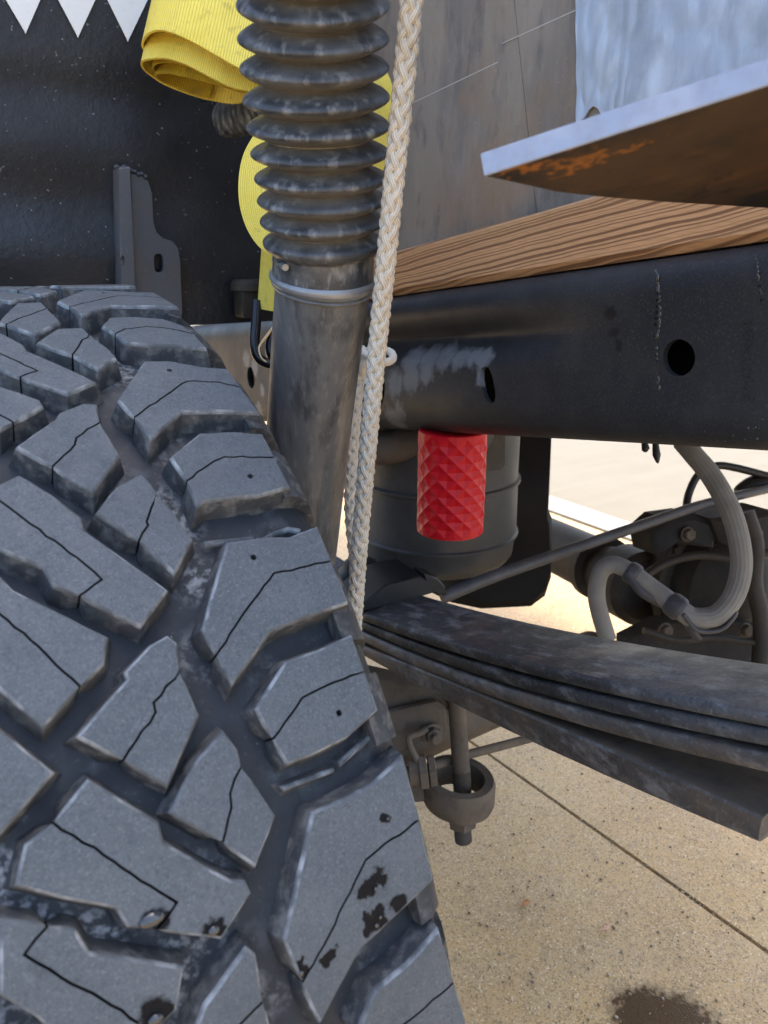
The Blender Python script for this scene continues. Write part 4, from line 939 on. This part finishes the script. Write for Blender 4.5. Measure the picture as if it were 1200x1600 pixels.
def block_geo(poly, sipe, holes=(), top=TR, base=GR-.002, gap=.0005):
    V, F, MI = [], [], []
    crown = [noise.noise(Vector((poly[0][0]*40, poly[0][1]*40, 2)))*.0006]
    for h in halves(poly, sipe):
        if area(h) < 0: h = h[::-1]
        rim = dense(h, .006, .0004); n = len(rim)
        def dseg(q): 
            best = 9
            for a, b in zip(SIPE if sipe else [], SIPE[1:]):
                l2 = (b[0]-a[0])**2+(b[1]-a[1])**2 or 1e-12; t = max(0, min(1, ((q[0]-a[0])*(b[0]-a[0])+(q[1]-a[1])*(b[1]-a[1]))/l2))
                best = min(best, math.hypot(q[0]-a[0]-(b[0]-a[0])*t, q[1]-a[1]-(b[1]-a[1])*t))
            return best
        sf = [dseg(q) < .0007 for q in rim]
        def voff(d, ds): o1, o2 = offset(rim, d), offset(rim, ds); return [o2[i] if sf[i] else o1[i] for i in range(n)]
        i1 = voff(.0009, gap)
        lp = [(voff(-.0032, gap), base), (voff(-.0004, gap), top-.0022), (voff(0, gap*.98), top-.0009), (i1, top)]
        b0 = len(V)
        for pts, r in lp: V += [onto(s, w_, r+crown[0]) for s, w_ in pts]
        for k in range(3):
            for i in range(n):
                F.append((b0+k*n+i, b0+k*n+(i+1) % n, b0+(k+1)*n+(i+1) % n, b0+(k+1)*n+i)); MI.append(3 if (sf[i] and sf[(i+1) % n]) else (1 if k == 0 else 2))
        # top face: triangulated with inner points so that it follows the tyre's curve
        xs = [p[0] for p in i1]; ys = [p[1] for p in i1]; inner = []
        st_ = .009; x = min(xs)
        hl = [hh for hh in holes if inside(hh[:2], i1)]
        while x < max(xs):
            y = min(ys)
            while y < max(ys):
                if inside((x, y), offset(i1, .003)) and all(math.hypot(x-hh[0], y-hh[1]) > hh[2]*2 for hh in hl): inner.append((x, y))
                y += st_
            x += st_
        pts = [Vector(p) for p in i1]; eds = [(i, (i+1) % n) for i in range(n)]
        hloops = []
        for hx, hy, hr in hl:
            s0 = len(pts); pts += [Vector((hx+cos(2*pi*k/8)*hr, hy+sin(2*pi*k/8)*hr)) for k in range(8)]; eds += [(s0+k, s0+(k+1) % 8) for k in range(8)]; hloops.append((hx, hy, hr))
        pts += [Vector(p) for p in inner]
        ov, oe, of, ovi, _, _ = delaunay_2d_cdt(pts, eds, [], 1, 1e-6)
        b1 = len(V); V += [onto(p.x, p.y, top+crown[0]) for p in ov]
        for f in of:
            cx = sum(ov[i].x for i in f)/len(f); cy = sum(ov[i].y for i in f)/len(f)
            if any(math.hypot(cx-hx, cy-hy) < hr*.95 for hx, hy, hr in hloops) or not inside((cx, cy), i1): continue
            F.append(tuple(b1+i for i in f)); MI.append(0)
        for hx, hy, hr in hloops:
            b2 = len(V)
            for r in (top, top-.005): V += [onto(hx+cos(2*pi*k/8)*hr, hy+sin(2*pi*k/8)*hr, r+crown[0]) for k in range(8)]
            for k in range(8): F.append((b2+k, b2+(k+1) % 8, b2+8+(k+1) % 8, b2+8+k)); MI.append(1)
            F.append(tuple(b2+8+k for k in range(8))); MI.append(1)
    return V, F, MI
def c1(L): return [(x/2.3077, 430+y/2.3077) for x, y in L]
def c2(L): return [(x/2.857, 820+y/2.857) for x, y in L]
def c3(L): return [(x/2.5, 1180+y/2.5) for x, y in L]
def c4(L): return [(260+x/3.158, 780+y/3.158) for x, y in L]
def c5(L): return [(380+x/3.158, 1160+y/3.158) for x, y in L]
B = {}

B['S2']=(c1([(368,182),(395,153),(490,150),(590,158),(660,182),(700,212),(745,262),(640,254),(540,250),(456,242),(413,213)]),c1([(413,213),(450,195),(530,186),(620,195),(700,212)]))
B['S3']=(c1([(522,308),(615,308),(720,328),(822,336),(868,405),(935,494),(800,488),(655,490),(543,590),(483,513),(425,448)]),c1([(483,513),(580,445),(675,382),(790,385),(868,405)]))
B['S4']=(c1([(722,568),(850,562),(945,570),(992,657),(1045,762),(930,795),(850,800),(740,815),(712,835),(672,742),(615,655)]),c1([(672,742),(770,672),(810,655),(992,657)]))
B['S5']=(c4([(300,212),(420,193),(520,185),(610,185),(745,132),(815,305),(897,510),(700,578),(512,655),(328,915),(243,775),(178,640)]),c4([(243,775),(380,565),(530,365),(700,330),(815,305)]))
B['S6']=(c4([(590,800),(750,745),(915,668),(980,850),(1045,1040),(890,1180),(760,1245),(600,1310),(525,1185),(445,1035)]),c4([(525,1185),(670,980),(800,915),(980,850)]))
B['S7']=(c5([(345,345),(500,280),(640,205),(790,65),(870,378),(940,680),(850,770),(575,1030),(385,1389),(345,1320),(290,1190),(205,975)]),c5([(290,1190),(400,1000),(500,790),(605,580),(700,500),(870,378)]))
B['S8']=(c5([(655,1225),(800,1110),(968,925),(1042,1180),(1110,1420),(900,1600),(750,1680),(640,1530),(575,1420)]),c5([(640,1530),(740,1430),(860,1340),(1042,1180)]))
B['I2']=(c1([(-10,170),(60,100),(150,96),(170,118),(218,165),(125,212),(20,176)]),c1([(170,118),(85,150),(20,176)]))
B['I3']=(c1([(132,240),(205,192),(298,188),(322,213),(345,230),(390,262),(420,298),(352,335),(260,288)]),c1([(322,213),(290,245),(260,288)]))
B['I4']=(c1([(58,615),(200,515),(215,492),(300,458),(348,462),(362,528),(432,648),(335,780),(187,690)]),c1([(362,528),(275,585),(270,610),(187,690)]))
B['I5']=([(150,800),(182,760),(223,738),(246,770),(275,805),(301,843),(273,896),(217,845)],[(246,770),(229,815),(232,820),(217,845)])
B['I6']=([(121,1151),(199,1061.5),(195,1050),(235,1008),(262,993),(276,1004),(281,1048),(311,1117),(262,1229),(192,1189)],[(281,1048),(240,1098),(243,1113),(192,1189)])
B['I7']=([(266,1270),(308,1188),(330,1165),(350,1142),(372,1172),(378,1197),(431,1275),(400,1355),(348,1318)],[(378,1197),(360,1240),(362,1262),(348,1318)])
B['I8']=(c3([(965,755),(1000,785),(1030,960),(1075,1150),(1000,1300),(850,1250),(735,1150),(800,980)]),c3([(1030,960),(930,1060),(900,1150),(850,1250)]))
B['C3']=(c1([(-60,190),(0,205),(85,250),(95,270),(345,382),(245,425),(70,368),(0,335),(-60,300),(-60,250)]),c1([(-60,250),(0,283),(135,345),(70,368)]))
B['C4']=(c1([(-60,380),(0,398),(142,448),(155,470),(50,533),(0,555),(-80,520),(-70,450)]),c1([(-70,450),(0,505),(50,533)]))
B['C5']=([(30,742),(80,772),(126,808),(131,828),(262,922),(220,979),(123,932),(83,915),(67,886),(0,858),(-45,830),(-30,770)],[(-30,770),(0,783),(49,820),(121,872),(159,906),(123,932)])
B['C6']=([(-30,890),(0,900),(21,922),(70,946),(168,995),(162,1038),(126,1074),(68,1137),(0,1077),(-40,1045),(-70,960),(-50,925)],[(-50,925),(0,960),(60,1010),(126,1074)])
B['C7']=([(-30,1110),(0,1140),(84,1208),(40,1258),(0,1304),(-60,1250),(-80,1160)],None)
B['C8']=(c3([(345,95),(620,265),(640,345),(900,490),(960,495),(980,540),(865,718),(605,685),(500,672),(455,600),(250,560),(60,510),(100,350),(205,262)]),c3([(205,262),(445,415),(690,575),(605,685)]))
B['C9']=(c3([(0,640),(190,665),(295,685),(350,775),(720,830),(690,1000),(580,1110),(300,1200),(150,1030),(0,940)]),c3([(190,665),(95,780),(240,870),(400,955),(545,1050),(580,1110)]))

HOLES = [(265, 578.5), (391, 744), (396, 871), (530, 1114)]
hs_ = []
for x, y in HOLES: t_, w_ = th_w(x, y); hs_.append((t_*TR, w_, .0016))
blk = {}
def make_block(poly, sipe, holes=(), **kw):
    if area(poly) < 0: pass
    V, F, MI = block_geo(poly, sipe, holes, **kw)
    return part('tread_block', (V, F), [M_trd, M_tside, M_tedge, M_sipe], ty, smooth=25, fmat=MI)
for k, (pl, sp_) in B.items():
    P = [(t_*TR, w_) for t_, w_ in (th_w(x, y) for x, y in pl)]
    Sp = [(t_*TR, w_) for t_, w_ in (th_w(x, y) for x, y in sp_)] if sp_ else None
    if P: blk[k] = make_block(P, Sp, hs_)
def copy_block(k, rx, flip=None):
    o = blk[k].copy(); COL.objects.link(o); o.parent = ty
    M = Matrix.Rotation(-radians(rx), 4, 'X')
    if flip is not None:
        g = radians(flip/2); ax = Vector((0, -cos(g), sin(g))); ct = Vector((-TW/2, 0, 0))
        M = M @ Matrix.Translation(ct) @ Matrix.Rotation(pi, 4, ax) @ Matrix.Translation(-ct)
    o.matrix_local = M; return o
PER = 18.0
for i in range(1, 15):                       # over the top and down the far side
    copy_block('S3', PER*i)
    if i > 1: copy_block('S4', PER*i)
    if i > 1: copy_block('I4', PER*i); copy_block('I5', PER*i)
    if i > 1: copy_block('C5', PER*i); copy_block('C6', PER*i)
for i in range(1, 5):                        # below the frame
    if i > 1: copy_block('S5', -PER*i); copy_block('S6', -PER*i)
    if i > 1: copy_block('I6', -PER*i)
    copy_block('I7', -PER*i); copy_block('C8', -PER*i); copy_block('C9', -PER*i)
for i in range(20):                          # the outboard rows: the same pattern turned half round
    copy_block('S5', PER*i, 58.5); copy_block('S6', PER*i, 58.5); copy_block('I7', PER*i, 58.5)
    if i != 1: copy_block('I6', PER*i, 58.5)
# thin stone-ejector ribs standing in the shoulder grooves
for q_ in [c4([(205, 157), (330, 146), (455, 135), (457, 155), (330, 166), (215, 177)]), c4([(495, 145), (560, 110), (625, 90), (685, 100), (685, 118), (625, 107), (565, 128), (500, 158)]),
           c4([(605, 1422), (740, 1372), (868, 1328), (870, 1345), (745, 1392), (622, 1442)]), c4([(895, 1290), (980, 1215), (1060, 1150), (1075, 1162), (990, 1235), (905, 1315)])]:
    P = [(t_*TR, w_) for t_, w_ in (th_w(x, y) for x, y in q_)]
    V, F, MI = block_geo(P, None, top=TR-.0085); part('groove_rib', (V, F), [M_tside, M_tside, M_tedge], ty, smooth=25, fmat=MI)
for x, y, r, el in [(237, 1437, .0052, .55), (334, 1454, .0024, .8), (243, 1593, .0030, .7), (268, 996, .0007, 1), (587, 1389, .0010, 1), (601, 1388, .0008, 1), (588, 1446, .0010, 1), (594, 1433, .0008, 1), (606, 1279, .0008, 1), (470, 1521, .0012, 1)]:
    c = tyre_hit(x, y); nn = Vector((0, c.y-TC.y, c.z-TC.z)).normalized(); e1 = Vector((1, 0, 0)); e2 = nn.cross(e1)
    bm = bmesh.new(); bmesh.ops.create_icosphere(bm, subdivisions=2, radius=1)
    V = [c+e1*(v.co.x*r)+e2*(v.co.y*r*el)+nn*(v.co.z*r*.28+.0004) for v in bm.verts]; F = [tuple(v.index for v in f.verts) for f in bm.faces]; bm.free()
    part('water_drop', (V, F), M_water, ty, smooth=60)
# shoulder lugs that carry the outer blocks down the side wall
def lug(th0, th1):
    V, F = [], []; pr = [(-.010, TR-.004), (-.002, TR-.006), (.006, TR-.013), (.013, TR-.026), (.021, TR-.046), (.023, TR-.060), (.012, TR-.060), (-.010, TR-.030)]
    n = 6; m = len(pr)
    for i in range(n+1):
        g = radians(th0+(th1-th0)*i/n)
        for x, r in pr: V.append(TC+Vector((x, -cos(g)*r, sin(g)*r)))
    for i in range(n):
        for k in range(m): F.append((i*m+k, i*m+(k+1) % m, (i+1)*m+(k+1) % m, (i+1)*m+k))
    F.append(tuple(range(m))); F.append(tuple(n*m+k for k in range(m))); return V, F
lg = part('shoulder_lug', lug(57.6, 64.2), [M_tside], ty, smooth=35); lg2 = part('shoulder_lug', lug(50.8, 55.2), [M_tside], ty, smooth=35)
for i in range(1, 20):
    for s_, q_ in ((lg, 0), (lg2, 0)):
        o = s_.copy(); COL.objects.link(o); o.parent = ty; o.matrix_local = Matrix.Rotation(-radians(PER*i), 4, 'X')
